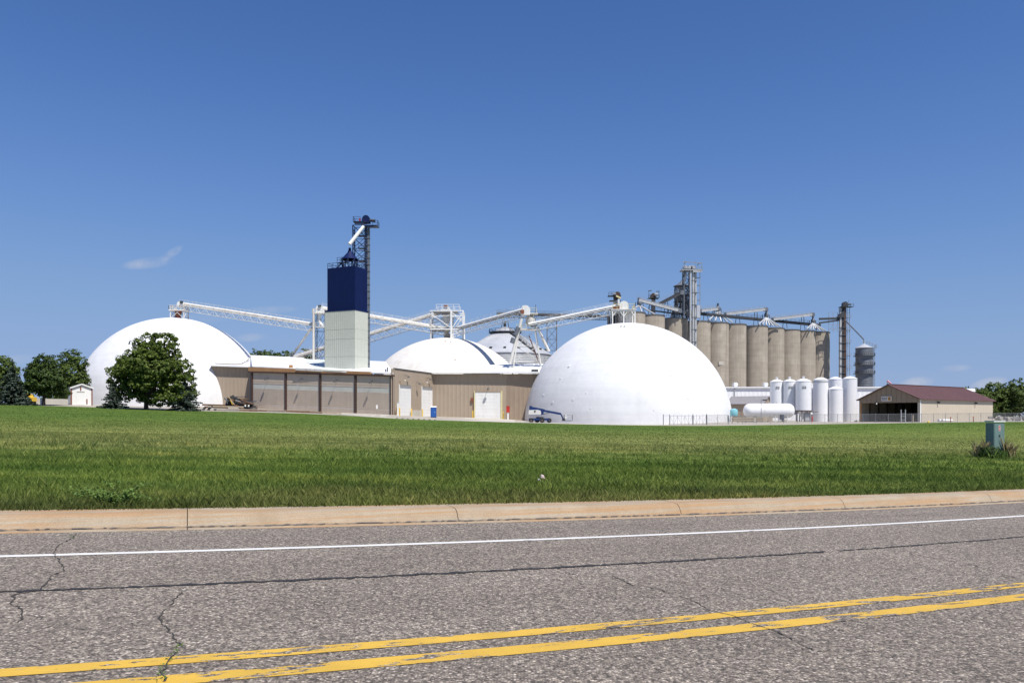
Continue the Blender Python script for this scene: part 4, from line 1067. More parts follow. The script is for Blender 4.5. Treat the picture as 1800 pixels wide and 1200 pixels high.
g = G(); rails(g, [(P(926, 0, 195.5).x, 195.5, yz(551, 197)), (P(943, 0, 195.5).x, 195.5, yz(551, 197))], 1.2, .04, 1.2); rails(g, [(P(908, 0, 195.5).x, 195.5, yz(579, 197)), (P(943, 0, 195.5).x, 195.5, yz(579, 197))], 1.1, .04, 1.2); obj('deck_rail', g, M['yellow_rail'], t)
obj('mast', G().tube((P(941.5, 0, 197).x, 197, yz(552, 197)), (P(941.5, 0, 197).x, 197, yz(535, 197)), .06, 6), M['steel_dark'], t)
obj('rust_brace', G().beam(P(930, 590, 197), P(947, 637, 197), .25), M['brown_trim'], t)
# platform on the right dome
c = P(1095, 0, 189.5); zb_ = yz(568, 189.5); zd = yz(546, 189.5)
t = thing('dome_head_platform', 'white legged platform with yellow rails on top of the right dome', 'steel frame', Vector((c.x, 189.5, zb_)))
xs = [P(px, 0, 189).x for px in (1075.5, 1095, 1114.5)]
for x in xs:
    for y in (187.6, 191.4): obj('leg', G().beam((x, y, zb_ - .9), (x, y, zd), .24), M['white_metal'], t)
g = G()
for a, b in zip(xs[:-1], xs[1:]):
    for y in (187.6, 191.4): g.beam((a, y, zd - .2), (b, y, zd - .2), .26); g.beam((a, y, zd - 1.6), (a + .9, y, zd - .3), .13); g.beam((b, y, zd - 1.6), (b - .9, y, zd - .3), .13)
obj('bracing', g, M['white_metal'], t)
obj('deck', G().box(((xs[0] + xs[2]) / 2, 189.5, zd + .05), (xs[2] - xs[0] + .6, 4.4, .16)), M['white_rusty'], t)
g = G(); rails(g, [(xs[0], 187.4, zd + .13), (xs[1] - .6, 187.4, zd + .13)], 1.2, .04, .9); rails(g, [(xs[1] + .9, 187.4, zd + .13), (xs[2], 187.4, zd + .13), (xs[2], 191.6, zd + .13)], 1.2, .04, .9); obj('deck_rail', g, M['yellow_rail'], t)
obj('drop_hopper', G().lathe((P(1103, 0, 189.5).x, 189.5, zb_ - .8), [(.7, 0), (.7, 1.4), (1.0, 2.4), (1.0, 3.0)], 14), M['white_rusty'], t)
obj('gear_box', G().box(P(1083, 542, 188), (1.4, 1.0, .8)), M['brown_trim'], t)

# ================================================================== steel bin behind
BY = 262.0; bc = P(888, 0, BY); 
t = thing('steel_grain_bin', 'wide galvanised grain bin with conical roof behind the cream dome', 'grain bin', Vector((bc.x, BY, 0)))
def bz(py): return EYE + (HOR - py) / FPX * BY
Rb = 15.5
obj('wall', G().lathe((bc.x, BY, 0), [(Rb, -1), (Rb, bz(625))], 64), M['galv'], t)
g = G()
for k in range(26): z = bz(625) - .2 - k * .55; g.lathe((bc.x, BY, z), [(Rb - .02, 0), (Rb + .09, .14), (Rb - .02, .28)], 64)
obj('wall_corrugation', g, M['galv'], t)
rf = obj('roof', G().lathe((bc.x, BY, bz(625)), [(Rb + .3, -.1), (Rb + .3, .0), (4.2, bz(586) - bz(625)), (3.2, bz(580) - bz(625)), (.9, bz(575) - bz(625)), (.001, bz(574.5) - bz(625))], 64), M['galv_roof'], t)
for k in range(40):
    a = PI + PI * k / 39; c_, s_ = math.cos(a), math.sin(a)
    obj('roof_rib', G().beam((bc.x + Rb * c_, BY + Rb * s_, bz(625) + .06), (bc.x + 4.3 * c_, BY + 4.3 * s_, bz(586) + .06), .09, .16), M['galv_roof'], rf)
for k in range(9):
    a = PI + .25 + (PI - .5) * k / 8; obj('roof_vent', G().box((bc.x + (Rb - 2.1) * math.cos(a), BY + (Rb - 2.1) * math.sin(a), bz(625) + 1.6), (.8, .8, .6), a), M['steel_dark'], rf)
g = G().lathe((bc.x, BY, bz(585)), [(5.4, 0), (5.4, .18), (4.0, .18), (4.0, 0)], 32)
for k in range(20):
    a = 2 * PI * k / 20; b = 2 * PI * (k + 1) / 20; pa = Vector((bc.x + 5.3 * math.cos(a), BY + 5.3 * math.sin(a), bz(585))); pb = Vector((bc.x + 5.3 * math.cos(b), BY + 5.3 * math.sin(b), bz(585))); rails(g, [pa, pb], 1.1, .05, 3)
obj('peak_walkway', g, M['steel_dark'], t)
g = G(); a = Vector((bc.x + 1.5, BY - 4.5, bz(584))); b = Vector((bc.x + 9.5, BY - 12.5, bz(624))); g.beam(a, b, .8, .15); rails(g, [a, b], 1.1, .05, 1.5); obj('roof_stair', g, M['steel_dark'], t)
g = G()
for (dx, dy) in ((-1.2, 0), (.0, -.6), (1.2, 0)): g.beam((bc.x + dx, BY + dy, bz(576)), (bc.x + dx * .7, BY + dy, bz(563)), .22)
g.box((bc.x - .1, BY, bz(570)), (.9, .9, 1.6)); obj('fill_spout', g, M['steel_dark'], t)
# overhead bridge to the silos
t = gallery('bin_bridge', 'long dark conveyor bridge reaching from the grain bin to the silos', P(874, 551, 262), P(1072, 556, 272), M['steel_dark'], 'conveyor', w=1.8, cover=.5, depth=1.2)
t2 = thing('bridge_support', 'blue grey lattice tower holding up the dark conveyor bridge', 'steel tower', gp(970, 266))
lattice(t2, gp(970, 266), 3.2, 3.0, yz(557, 266) - gp(970, 266).z, 9, M['galv_dark'], .2, .1)

# ================================================================== concrete silos
SZ = 35.6
sil = None; RS = 4.95
edges_px = [(1137.5, 548), (1172, 553), (1212, 559), (1253, 564), (1285, 566.5), (1316, 569), (1354, 572.3), (1383, 576), (1411, 579), (1438, 581), (1463, 583)]
silo_pos = []
names = ['first', 'second', 'third', 'fourth', 'fifth', 'sixth', 'seventh', 'eighth', 'ninth', 'tenth', 'eleventh', 'twelfth']
for k, (e, yt) in enumerate(edges_px):
    Y = (SZ - EYE) * FPX / (HOR - yt); cpx = e - RS * FPX / Y * 1.03; x = (cpx - 900) / FPX * Y
    silo_pos.append(Vector((x, Y + 3, gz(x, min(Y, 285)))))
    lab = ['concrete silo right of the dome platform, below the small head house', 'concrete silo with dark streaks, left of the tall elevator', 'concrete silo directly behind the tall grey elevator legs', 'concrete silo just right of the tall grey elevator legs', 'concrete silo with a pale plate on its side', 'concrete silo standing second to the right of the pale plate', 'widest looking concrete silo, above the long white building', 'concrete silo rising behind the leftmost white tank', 'concrete silo fourth from the right end of the front row', 'concrete silo third from the right end of the front row', 'concrete silo second from the right end of the front row'][k]
    c = silo_pos[-1]
    if sil is None:
        sil = thing('concrete_silo', lab, 'silo', c, 'row of concrete silos')
        g = G().lathe(c, [(RS, -2), (RS, SZ - c.z - .3)], 48); obj('shaft', g, M['concrete_silo'], sil)
        obj('roof_slab', G().lathe(c, [(RS + .18, SZ - c.z - .299), (RS + .18, SZ - c.z), (.001, SZ - c.z + .05)], 48), M['galv_dark'], sil)
        H0 = SZ - c.z
    else:
        s_ = dup(sil, Vector((c.x, c.y, SZ - H0)), rotz=rng.uniform(0, 6.28), label=lab)
silo_dir = (silo_pos[-1] - silo_pos[0]).normalized(); silo_n = Vector((-silo_dir.y, silo_dir.x, 0))
last = silo_pos[-1] + silo_dir * 8.2 + silo_n * 5.5
dup(sil, Vector((last.x, last.y, SZ - H0)), rotz=2.0, label='shaded concrete silo set back at the far right end of the row')
# pale plate on the sixth silo
c = silo_pos[4]; q = on_dome(Vector((c.x, c.y, yz(638, c.y))), RS, 1268, 638)
plate = solo('silo_patch', G().box(q, (2.3, .16, 1.3), math.radians(20)), M['pad'], 'pale plate fixed to the side of a concrete silo', 'plate', q)

# tall elevator legs in front of the silos
LY = 274.0
def lz(py): return EYE + (HOR - py) / FPX * LY
lx = lambda px: (px - 900) / FPX * LY
t = thing('silo_elevator', 'tall twin leg grain elevator standing over the concrete silos', 'elevator', gp(1217, LY))
zb0 = gp(1217, LY).z
for k, (px, w) in enumerate(((1212.3, .5), (1217.6, .62), (1222.2, .55))): obj('casing', G().box((lx(px), LY - 1 + k * .3, (zb0 + lz(477)) / 2), (w, 1.1, lz(477) - zb0)), M['galv'], t)
g = G()
for k in range(12):
    z = zb0 + 1 + k * 4.2
    if z < lz(480): obj('casing_flange', G().box((lx(1217.8), LY - .7, z), (2.3, 1.3, .1)), M['galv_dark'], t)
for px in (1204, 1212.5, 1217.5): obj('head', head_drum((lx(px), LY, lz(471)), (0, 1, 0), .75, 1.6), M['galv'], t)
g = G().box((lx(1214), LY, lz(476)), (lx(1232) - lx(1197), 4, .22)); g.prism([(lx(1216), LY - 2, lz(477)), (lx(1234), LY - 2, lz(478.5)), (lx(1228), LY - 2, lz(480)), (lx(1216), LY - 2, lz(480))], (0, .2, 0)); obj('head_platform', g, M['galv'], t)
g = G(); rails(g, [(lx(1198), LY - 2, lz(476)), (lx(1233), LY - 2, lz(477.5))], 1.2, .05, 1.6); rails(g, [(lx(1198), LY + 2, lz(476)), (lx(1233), LY + 2, lz(477.5))], 1.2, .05, 1.6)
for px in (1202, 1221, 1231): g.beam((lx(px), LY - 1.8, lz(476)), (lx(px), LY - 1.8, lz(461)), .12)
g.beam((lx(1198), LY - 1.8, lz(461.5)), (lx(1232), LY - 1.8, lz(464.5)), .22); g.beam((lx(1204), LY - 1.8, lz(462)), (lx(1204), LY + 1.8, lz(462)), .2); g.beam((lx(1228), LY - 1.8, lz(464)), (lx(1228), LY + 1.8, lz(464)), .2)
obj('hoist_frame', g, M['rail'], t)
g = G()
for k in range(7):
    z = lz(489 + k * 13); g.beam((lx(1224), LY - 1, z), (lx(1229.5), LY - 1, z), .12); g.box((lx(1226.5), LY - .5, z), (1.0, 1.2, .08))
for px in (1228.5, 1229.8): g.beam((lx(px), LY - 1, lz(567)), (lx(px), LY - 1, lz(480)), .10)
for k in range(40): g.beam((lx(1228.5), LY - 1, lz(566) + .4 * k), (lx(1229.8), LY - 1, lz(566) + .4 * k), .05)
obj('caged_ladder', g, M['rail'], t)
lattice(t, (lx(1208.5), LY + 1.6, SZ), 2.2, 2.4, lz(477) - SZ, 6, M['galv_dark'], .3, .14)
obj('electric_room', G().box((lx(1226.5), LY - .4, lz(548)), (1.1, 1.5, 4.2)), M['galv_roof'], t)
obj('downspout', G().path([(lx(1203), LY - 1, lz(477)), (lx(1204), LY - 1, lz(487)), (lx(1201), LY - 1, lz(494)), (lx(1201), LY - 1, lz(499))], [.45, .4, .4, .4], 10), M['galv_dark'], t)
# distributor house and the dark tower of spouts
LY = 284.0
t = thing('distributor', 'round distributor under a dark cone roof beside the elevator legs', 'machine', Vector((lx(1200), LY, SZ)))
c = Vector((lx(1198.5), LY, lz(506)))
obj('cone_roof', G().lathe(c, [(3.0, .5), (3.0, .62), (1.5, 1.4), (.5, 2.2), (.3, 2.8)], 18), M['galv_dark'], t)
obj('drum', G().lathe(c, [(.5, -2.2), (1.3, -.7), (1.4, .5)], 16), M['galv'], t)
lattice(t, (lx(1199), LY, SZ), 4.4, 4.0, lz(505) - SZ, 4, M['steel_dark'], .34, .18)
for k in range(9):
    a = PI * .1 + 2 * PI * k / 9; e_ = Vector((lx(1199) + 4.2 * math.cos(a), LY + 3 * math.sin(a), SZ + .6)); obj('spout', G().tube(c - UP * 1.6 + Vector((.8 * math.cos(a), .8 * math.sin(a), 0)), e_, .3, 8), M['galv_dark'], t)
g = G()
for z in (lz(518), lz(530), lz(542)): g.box((lx(1199), LY, z), (5.4, 4.6, .14)); rails(g, [(lx(1199) - 2.7, LY - 2.3, z), (lx(1199) + 2.7, LY - 2.3, z)], 1.1, .05, 1.3)
obj('landing', g, M['steel_dark'], t)
for (px, py) in ((1192, 524), (1206, 533), (1195, 545)): obj('cleaner_box', G().box((lx(px), LY - .5, lz(py)), (1.9, 1.6, 2.2)), M['galv_dark'], t)
# small leg and head houses left of the big elevator
t = thing('small_elevator', 'short elevator head between the dome platform and the distributor', 'elevator', Vector((lx(1150), LY + 2, SZ)))
x = lx(1150); obj('casing', G().box((x, LY + 2, (SZ + lz(522)) / 2), (1.3, 1.4, lz(522) - SZ)), M['steel_dark'], t)
obj('head', head_drum((x, LY + 2, lz(519)), (0, 1, 0), 1.0, 1.6), M['brown_steel'], t); obj('fan', G().tube((x + .9, LY + .6, lz(517)), (x + .9, LY + 2, lz(517)), .7, 12), M['galv_roof'], t)
g = G().box((x, LY + 2, lz(523)), (3.8, 3, .16)); rails(g, [(x - 1.9, LY + .5, lz(523)), (x + 1.9, LY + .5, lz(523))], 1.1, .05, 1.0)
for dx in (-1.8, 1.8): g.beam((x + dx, LY + .6, lz(523)), (x + dx, LY + .6, lz(511)), .12)
g.beam((x - 2.0, LY + .6, lz(511)), (x - .8, LY + .6, lz(510)), .25); g.beam((x + .8, LY + .6, lz(512)), (x + 2.0, LY + .6, lz(511.5)), .25); obj('head_platform', g, M['steel_dark'], t)
t = thing('exhaust_head', 'dark rusty elevator head peeking over the right dome platform', 'elevator', P(1084, 560, 262))
x = P(1083, 0, 262).x; Z = lambda py: yz(py, 262)
obj('casing', G().box((x, 262, (Z(565) + Z(524)) / 2), (1.6, 1.6, Z(524) - Z(565))), M['steel_dark'], t); obj('head', head_drum((x + .3, 262, Z(519)), (0, 1, 0), 1.1, 1.8), M['brown_steel'], t)
g = G().box((x - .6, 262, Z(520.5)), (4.2, 2.4, .2)); g.box((x - .4, 262, Z(529)), (3.6, 2.4, .2)); rails(g, [(x - 2.6, 260.8, Z(520.5)), (x - .6, 260.8, Z(520.5))], 1.1, .05, 1); obj('platform', g, M['steel_dark'], t)
obj('guard', G().beam((x - .2, 260.6, Z(521)), (x + 1.4, 260.6, Z(525)), .35, .5), M['yellow_rail'], t); obj('motor', G().tube((x - 1.2, 260.8, Z(518)), (x - .2, 260.8, Z(518)), .4, 10), M['galv_dark'], t)
for px in (1068.5, 1075, 1082, 1089): obj('column', G().box((P(px, 0, 261).x, 260.5, Z(580)), (.5, .5, 12)), M['steel_dark'], t)
obj('cladding', G().box((P(1080, 0, 262).x, 261.8, Z(573)), (4.6, .2, Z(553) - Z(593))), M['steel_dark'], t)

# roof-top conveyors along the silos
def rowp(px, py, Y): return P(px, py, Y)
for (lab, a, b, m_) in (('grey enclosed conveyor sloping down from the small elevator toward the distributor', rowp(1122, 527, 268), rowp(1194, 546, 274), 'galv'), ('dark heavy conveyor rising to the distributor beside the elevator legs', rowp(1160, 534, 272), rowp(1198, 514, 274), 'steel_dark'), ('tan conveyor rising right of the elevator legs over the silos', rowp(1231, 546, 281), rowp(1262, 542.5, 290), 'galv'), ('long tan conveyor rising over the middle silos', rowp(1275, 552, 292), rowp(1346, 543.5, 302), 'galv'), ('long tan conveyor rising over the right silos', rowp(1358, 561, 305), rowp(1428, 552.5, 318), 'galv')):
    t = thing('rooftop_conveyor', lab, 'conveyor', a, 'conveyors on the silo roofs')
    d = (b - a).normalized(); r = d.cross(UP).normalized()
    obj('housing', G().beam(a, b, 1.1, 1.05), M[m_], t); obj('lid', G().beam(a + UP * .55, b + UP * .55, 1.3, .1), M['galv_roof'] if m_ == 'galv' else M['steel_dark'], t)
    g = G(); rails(g, [a - r * .7 + UP * .3, b - r * .7 + UP * .3], 1.1, .04, 2.5); obj('handrail', g, M['rail'], t)
    obj('head', head_drum(b if b.x > 100 else b, r, .75, 1.3), M['galv_dark'], t)
    L = (b - a).length
    for f in (.3, .75):
        q_ = a.lerp(b, f); 
        for s_ in (-1, 1): obj('trestle_leg', G().beam(Vector((q_.x + s_ * .9, q_.y, SZ)), q_ + Vector((s_ * .4, 0, -.5)), .18), M['steel_dark'], t)
wk = thing('rooftop_walkway', 'long dark walkway running along the tops of the silos', 'walkway', Vector((lx(1230), 283, SZ)))
a, b = rowp(1228, 551, 283), rowp(1440, 571.5, 324)
obj('deck', G().beam(a, b, 1.6, .9), M['steel_dark'], wk); g = G(); rails(g, [a + UP * .4, b + UP * .4], 1.1, .045, 2.6); obj('handrail', g, M['rail'], wk)
a2, b2 = rowp(1140, 545, 270), rowp(1226, 556, 282); obj('deck', G().beam(a2, b2, 1.2, .3), M['steel_dark'], wk); g = G(); rails(g, [a2 + UP * .2, b2 + UP * .2], 1.1, .045, 2.6); obj('handrail', g, M['rail'], wk)
# spout clusters
for (lab, px, yt, Y, n_) in (('spout cluster at the left end of the silo roofs', 1124, 535, 268, 3), ('spout cluster on the silo roofs just right of the elevator legs', 1262, 545, 290, 5), ('bright spout cluster on the middle silo roofs', 1347, 556, 303, 7), ('bright spout cluster on the silo roofs near the right end', 1429, 566, 319, 7)):
    c = P(px, yt, Y); t = thing('spout_cluster', lab, 'spouts', Vector((c.x, c.y, SZ)), 'spouts on the silo roofs')
    obj('distributor_can', G().lathe(c, [(.4, 1.4), (.8, .9), (.8, .1), (.5, -.5), (.001, -.6)], 12), M['galv_dark'], t)
    obj('feed_pipe', G().tube(c + UP * 1.2, P(px, yt - 12, Y), .35, 8), M['steel_dark'], t)
    for k in range(n_):
        f = -1 + 2 * k / (n_ - 1); e_ = Vector((c.x + silo_dir.x * f * 6.5 - silo_n.x * 1.0, c.y + silo_dir.y * f * 6.5 - 2.2, SZ + .2)); obj('spout', G().tube(c - UP * .3, e_, .27, 8), M['galv_roof'] if k % 2 == 0 else M['galv'], t)
    for s_ in (-1, 1): obj('frame_leg', G().beam(Vector((c.x + s_ * 1.8, c.y + .5, SZ)), c + Vector((s_ * 1.2, .5, .8)), .2), M['steel_dark'], t)

# elevator at the right end
EY = 315.0; exl = lambda px: (px - 900) / FPX * EY; ezr = lambda py: EYE + (HOR - py) / FPX * EY
t = thing('end_elevator', 'narrow elevator tower with ladders at the right end of the silos', 'elevator', gp(1484, EY))
zb0 = gp(1484, EY).z
for px, w, m_ in ((1477, .7, 'galv'), (1480.5, .7, 'steel_dark'), (1484.5, .9, 'brown_steel')): obj('casing', G().box((exl(px), EY, (zb0 + ezr(541)) / 2), (w, 1.1, ezr(541) - zb0)), M[m_], t)
g = G()
for px in (1489, 1493.5): g.beam((exl(px), EY, zb0), (exl(px), EY, ezr(541)), .16)
for k in range(46): z = zb0 + k * .95; (g.beam((exl(1489), EY, z), (exl(1493.5), EY, z), .09) if z < ezr(545) else None)
for k in range(8): g.box((exl(1491), EY, zb0 + 4 + k * 5), (1.6, 1.4, .1)); rails(g, [(exl(1488), EY - .7, zb0 + 4 + k * 5), (exl(1495), EY - .7, zb0 + 4 + k * 5)], 1.1, .04, .8)
obj('ladder_tower', g, M['rail'], t)
g = G()
for k in range(12): z = zb0 + 2 + k * 3.0; (obj('casing_flange', G().box((exl(1481), EY - .1, z), (2.6, 1.5, .12)), M['galv_dark'], t) if z < ezr(545) else None)
obj('head', head_drum((exl(1485), EY, ezr(534.5)), (0, 1, 0), .95, 1.6), M['steel_dark'], t); obj('motor', G().tube((exl(1488), EY - .5, ezr(535)), (exl(1494), EY - .5, ezr(535)), .4, 10), M['galv_dark'], t)
g = G().box((exl(1487), EY, ezr(539.5)), (exl(1498) - exl(1476), 3, .18)); rails(g, [(exl(1476.5), EY - 1.5, ezr(539.5)), (exl(1498), EY - 1.5, ezr(539.5))], 1.1, .05, 1.1); g.beam((exl(1492), EY, ezr(539)), (exl(1492), EY, ezr(527)), .08); obj('head_platform', g, M['steel_dark'], t)
obj('hood_box', G().prism([(exl(1471), EY - 1, ezr(558)), (exl(1483), EY - 1, ezr(558)), (exl(1483), EY - 1, ezr(546)), (exl(1476), EY - 1, ezr(551))], (0, 2, 0)), M['steel_dark'], t)
obj('transfer_arm', G().beam(P(1440, 560.5, EY), P(1480, 559.5, EY), .7, .8), M['steel_dark'], t); obj('transfer_arm', G().beam(P(1440, 567.5, EY), P(1480, 562, EY), .7, .6), M['steel_dark'], t)
g = G()
for px in (1456.5, 1464.5, 1472): g.beam(P(px, 583, EY), P(px, 549, EY), .12)
for py in (549, 557, 570, 578): g.beam(P(1456.5, py, EY), P(1472, py, EY), .1)
g.beam(P(1456.5, 583, EY), P(1464.5, 570, EY), .08); g.beam(P(1464.5, 583, EY), P(1472, 570, EY), .08); obj('side_frame', g, M['rail'], t)
obj('long_spout', G().path([P(1485, 562, EY - 1), P(1518.5, 596.5, 292), P(1518.5, 605, 290)], [.24, .24, .22], 8), M['galv_dark'], t)
# ringed steel bin
RY = 289.0; rc = P(1519, 0, RY); zb0 = gp(1519, RY).z; rz_ = lambda py: EYE + (HOR - py) / FPX * RY; Rr = 14.2 / FPX * RY
t = thing('ringed_bin', 'tall dark galvanised bin ringed by walkways right of the silos', 'grain bin', Vector((rc.x, RY, zb0)))
obj('wall', G().lathe((rc.x, RY, zb0), [(Rr, -1), (Rr, rz_(611.5) - zb0)], 32), M['galv_dark'], t)
g = G()
for k in range(24): z = rz_(611.5) - .4 - k * .95; g.lathe((rc.x, RY, z), [(Rr - .02, 0), (Rr + .06, .1), (Rr - .02, .2)], 32)
obj('wall_corrugation', g, M['galv_dark'], t)
obj('roof', G().lathe((rc.x, RY, rz_(611.5)), [(Rr + .15, -.1), (Rr + .15, 0), (.35, rz_(604.5) - rz_(611.5)), (.35, rz_(603.5) - rz_(611.5)), (.001, rz_(603) - rz_(611.5))], 32), M['galv_roof'], t)
for py in (626, 642, 657):
    obj('ring_walkway', G().lathe((rc.x, RY, rz_(py)), [(Rr, 0), (Rr + .75, 0), (Rr + .75, .16), (Rr, .16)], 32), M['galv_dark'], t)
    g = G()
    for k in range(16):
        a = PI + PI * k / 16; b = PI + PI * (k + 1) / 16; rails(g, [(rc.x + (Rr + .7) * math.cos(a), RY + (Rr + .7) * math.sin(a), rz_(py)), (rc.x + (Rr + .7) * math.cos(b), RY + (Rr + .7) * math.sin(b), rz_(py))], 1.1, .04, 3)
    obj('ring_rail', g, M['rail'], t)
g = G(); a = Vector((rc.x + .5, RY - 1, rz_(604.5))); b = Vector((rc.x + Rr + .6, RY - 1, rz_(611))); rails(g, [a, b], .9, .05, 1); g.box(b, (1.2, 1.5, .15)); rails(g, [b, b + Vector((.5, 0, 0))], 1.1, .05, .5)
g.beam((rc.x + Rr + .5, RY, zb0), (rc.x + Rr + .5, RY, rz_(611)), .12); g.beam((rc.x + Rr + .9, RY, zb0), (rc.x + Rr + .9, RY, rz_(611)), .12)
for k in range(40): g.beam((rc.x + Rr + .5, RY, zb0 + .6 * k), (rc.x + Rr + .9, RY, zb0 + .6 * k), .06) if zb0 + .6 * k < rz_(611) else None
obj('ladder', g, M['rail'], t)

# ================================================================== tank yard
def vtank(label, px0, px1, ytop, ybase, Y, plate=None, group='white vertical tanks', stand=0.0, vent=True, band=None, dome_h=.09):
    x = ((px0 + px1) / 2 - 900) / FPX * Y; r = (px1 - px0) / 2 / FPX * Y
    zt = yz(ytop, Y); g0 = gz(x, Y); z0 = g0 + stand
    t = thing('vertical_tank', label, 'tank', Vector((x, Y, g0)), group)
    hh = r * 2 * dome_h * 2
    sh = obj('shell', G().lathe((x, Y, z0), [(r, -.1 if not stand else 0), (r, zt - hh - z0)], 40), M['white_tank'], t)
    obj('top', G().lathe((x, Y, zt - hh), [(r + .05, -.12), (r + .05, 0), (r * .8, hh * .35), (r * .45, hh * .8), (r * .15, hh), (.001, hh)], 40), M['white_tank'], t)
    n_ = 5
    for k in range(1, n_): obj('weld_ring', G().lathe((x, Y, z0 + (zt - hh - z0) * k / n_), [(r - .01, -.03), (r + .018, 0), (r - .01, .03)], 40), M['white_tank'], sh)
    if vent: obj('vent', G().lathe((x, Y, zt), [(.22, -.1), (.22, .3), (.34, .32), (.34, .42), (.001, .5)], 10), M['white_tank'], t)
    if band: obj('band', G().lathe((x, Y, yz(band, Y)), [(r, -.16), (r + .05, -.12), (r + .05, .12), (r, .16)], 40), M['galv'], t)
    if plate:
        a = -PI / 2 + math.atan2(-x, Y) + .12
        c = Vector((x + (r + .01) * math.cos(a), Y + (r + .01) * math.sin(a), yz(plate, Y))); pl = obj('name_plate', G().box(c, (.75, .05, .52), a + PI / 2), M['galv_dark'], t)
        obj('plate_print', G().box(c + Vector((math.cos(a), math.sin(a), 0)) * .03, (.5, .02, .16), a + PI / 2), M['sticker'], pl)
    return t, x, r, g0
vtank('white vertical tank with dark plate, leftmost of the three matching tanks', 1354, 1377, 666.5, 741, 181, 681.5, stand=1.6)
vtank('white vertical tank with dark plate, middle of the three matching tanks', 1377.2, 1399, 666, 741, 179.5, 681, stand=1.6)
t3, x3, r3, g3 = vtank('white vertical tank with dark plate on a steel stand, right of its trio', 1399, 1425.5, 665, 742, 177, 681, stand=2.4)
g = G()
for a in np.arange(8) * PI / 4 + .2: obj('stand_leg', G().beam((x3 + (r3 - .15) * math.cos(a), 177 + (r3 - .15) * math.sin(a), g3), (x3 + (r3 - .15) * math.cos(a), 177 + (r3 - .15) * math.sin(a), g3 + 2.4), .2), M['rail'], t3)
obj('stand_ring', G().lathe((x3, 177, g3 + 2.28), [(r3 - .4, 0), (r3 + .08, 0), (r3 + .08, .2), (r3 - .4, .2)], 32), M['brown_steel'], t3)
obj('cone_bottom', G().lathe((x3, 177, g3 + 2.38), [(r3 - .1, 0), (.4, -1.5), (.3, -1.9), (.001, -1.9)], 32), M['white_tank'], t3)
vtank('tall white tank with a flat grey band below its top', 1430, 1455, 663, 741, 183, None, band=671, vent=False)
vtank('tall white tank partly hidden behind the shortest white tank', 1457, 1480, 662, 741, 190, None, vent=False)
vtank('shortest white vertical tank standing between two taller ones', 1456.5, 1481, 679, 741, 182, None)
vtank('tall white tank at the right end, nearest the dark open barn', 1482, 1506, 661, 740, 184, None, vent=False)
# slim tank behind
vtank('slim white tank half hidden between the trio and the banded tank', 1420, 1429, 673, 741, 186, None, vent=False)
# control stand and red extinguisher beside tank
c = gp(1418, 173)
t = thing('pump_cabinet', 'dark grey pump cabinet under the white tank stand', 'cabinet', c)
obj('case', G().box(c + UP * .95, (1.1, .7, 1.9)), M['galv_dark'], t); obj('door', G().box(c + UP * .95 + Vector((0, -.37, 0)), (.9, .04, 1.6)), M['galv'], t); obj('canopy', G().box(c + UP * 2.1 + Vector((.9, -.2, 0)), (2.6, 1.4, .1)), M['brown_steel'], t)
c = gp(1427.5, 171)
t = thing('red_hydrant', 'red hydrant standing at the foot of the white tanks', 'hydrant', c)
obj('barrel', G().lathe(c, [(.2, -.1), (.2, .1), (.14, .14), (.14, .8), (.2, .84), (.19, 1.0), (.1, 1.14), (.05, 1.2), (.001, 1.22)], 14), M['red'], t)
obj('nozzle', G().tube(c + Vector((-.24, 0, .65)), c + Vector((.24, 0, .65)), .075, 10), M['red'], t); obj('nozzle', G().tube(c + Vector((0, -.26, .6)), c + UP * .6, .1, 10), M['red'], t)
c = gp(1426.3, 175); t = thing('valve_box', 'small white box on a pole above the red hydrant', 'box', c)
obj('pole', G().tube(c, c + UP * 2.2, .05, 6), M['rail'], t); obj('case', G().box(c + UP * 1.85, (.4, .3, .6)), M['white_plastic'], t)

# horizontal gas tank
hc = P(1351, 721.5, 171); hr = 12.6 / FPX * 171; hx0, hx1 = P(1307, 0, 171).x, P(1396, 0, 171).x; hg = gz(hc.x, 171)
t = thing('gas_tank', 'white horizontal gas tank with rounded ends on saddles', 'tank', Vector((hc.x, 171, hg)))
g = G(); n = 28; secs = [(hx0, .001), (hx0 + .06, .35), (hx0 + .28, .66), (hx0 + .65, .88), (hx0 + 1.1, .985), (hx0 + 1.5, 1), (hx1 - 1.5, 1), (hx1 - 1.1, .985), (hx1 - .65, .88), (hx1 - .28, .66), (hx1 - .06, .35), (hx1, .001)]
for (x, f) in secs: g.v += [(x, 171 + hr * f * math.cos(2 * PI * k / n), hc.z + hr * f * math.sin(2 * PI * k / n)) for k in range(n)]
for i in range(len(secs) - 1): g.f += [(i * n + k, i * n + (k + 1) % n, (i + 1) * n + (k + 1) % n, (i + 1) * n + k) for k in range(n)]
obj('shell', g, M['white_tank'], t)
for f in (.2, .8):
    x = hx0 + (hx1 - hx0) * f; obj('saddle', G().box((x, 171, (hg + hc.z - hr * .6) / 2), (.5, 2.0, hc.z - hr * .6 - hg)), M['pad'], t)
for (f, a) in ((.36, .5), (.5, .5), (.66, .6)): obj('valve', G().tube((hx0 + (hx1 - hx0) * f, 171, hc.z + hr - .1), (hx0 + (hx1 - hx0) * f, 171, hc.z + hr + .22), .12, 8), M['galv'], t)
obj('marking', G().box((P(1343.5, 0, 170).x, 171 - hr - .0, hc.z), (.3, .05, .3)), M['sticker'], t)
g = G().path([(hx0 + 8, 169.6, hc.z - hr + .2), (hx0 + 8, 169.3, hg + .5), (hx0 + 9.2, 169.2, hg + .5)], [.07] * 3, 8); g.path([(hx1 - .8, 169.4, hc.z - .4), (hx1 - .8, 169.2, hg + .4)], [.07] * 2, 8); obj('pipework', g, M['white_metal'], t)
c = gp(1374.5, 166)
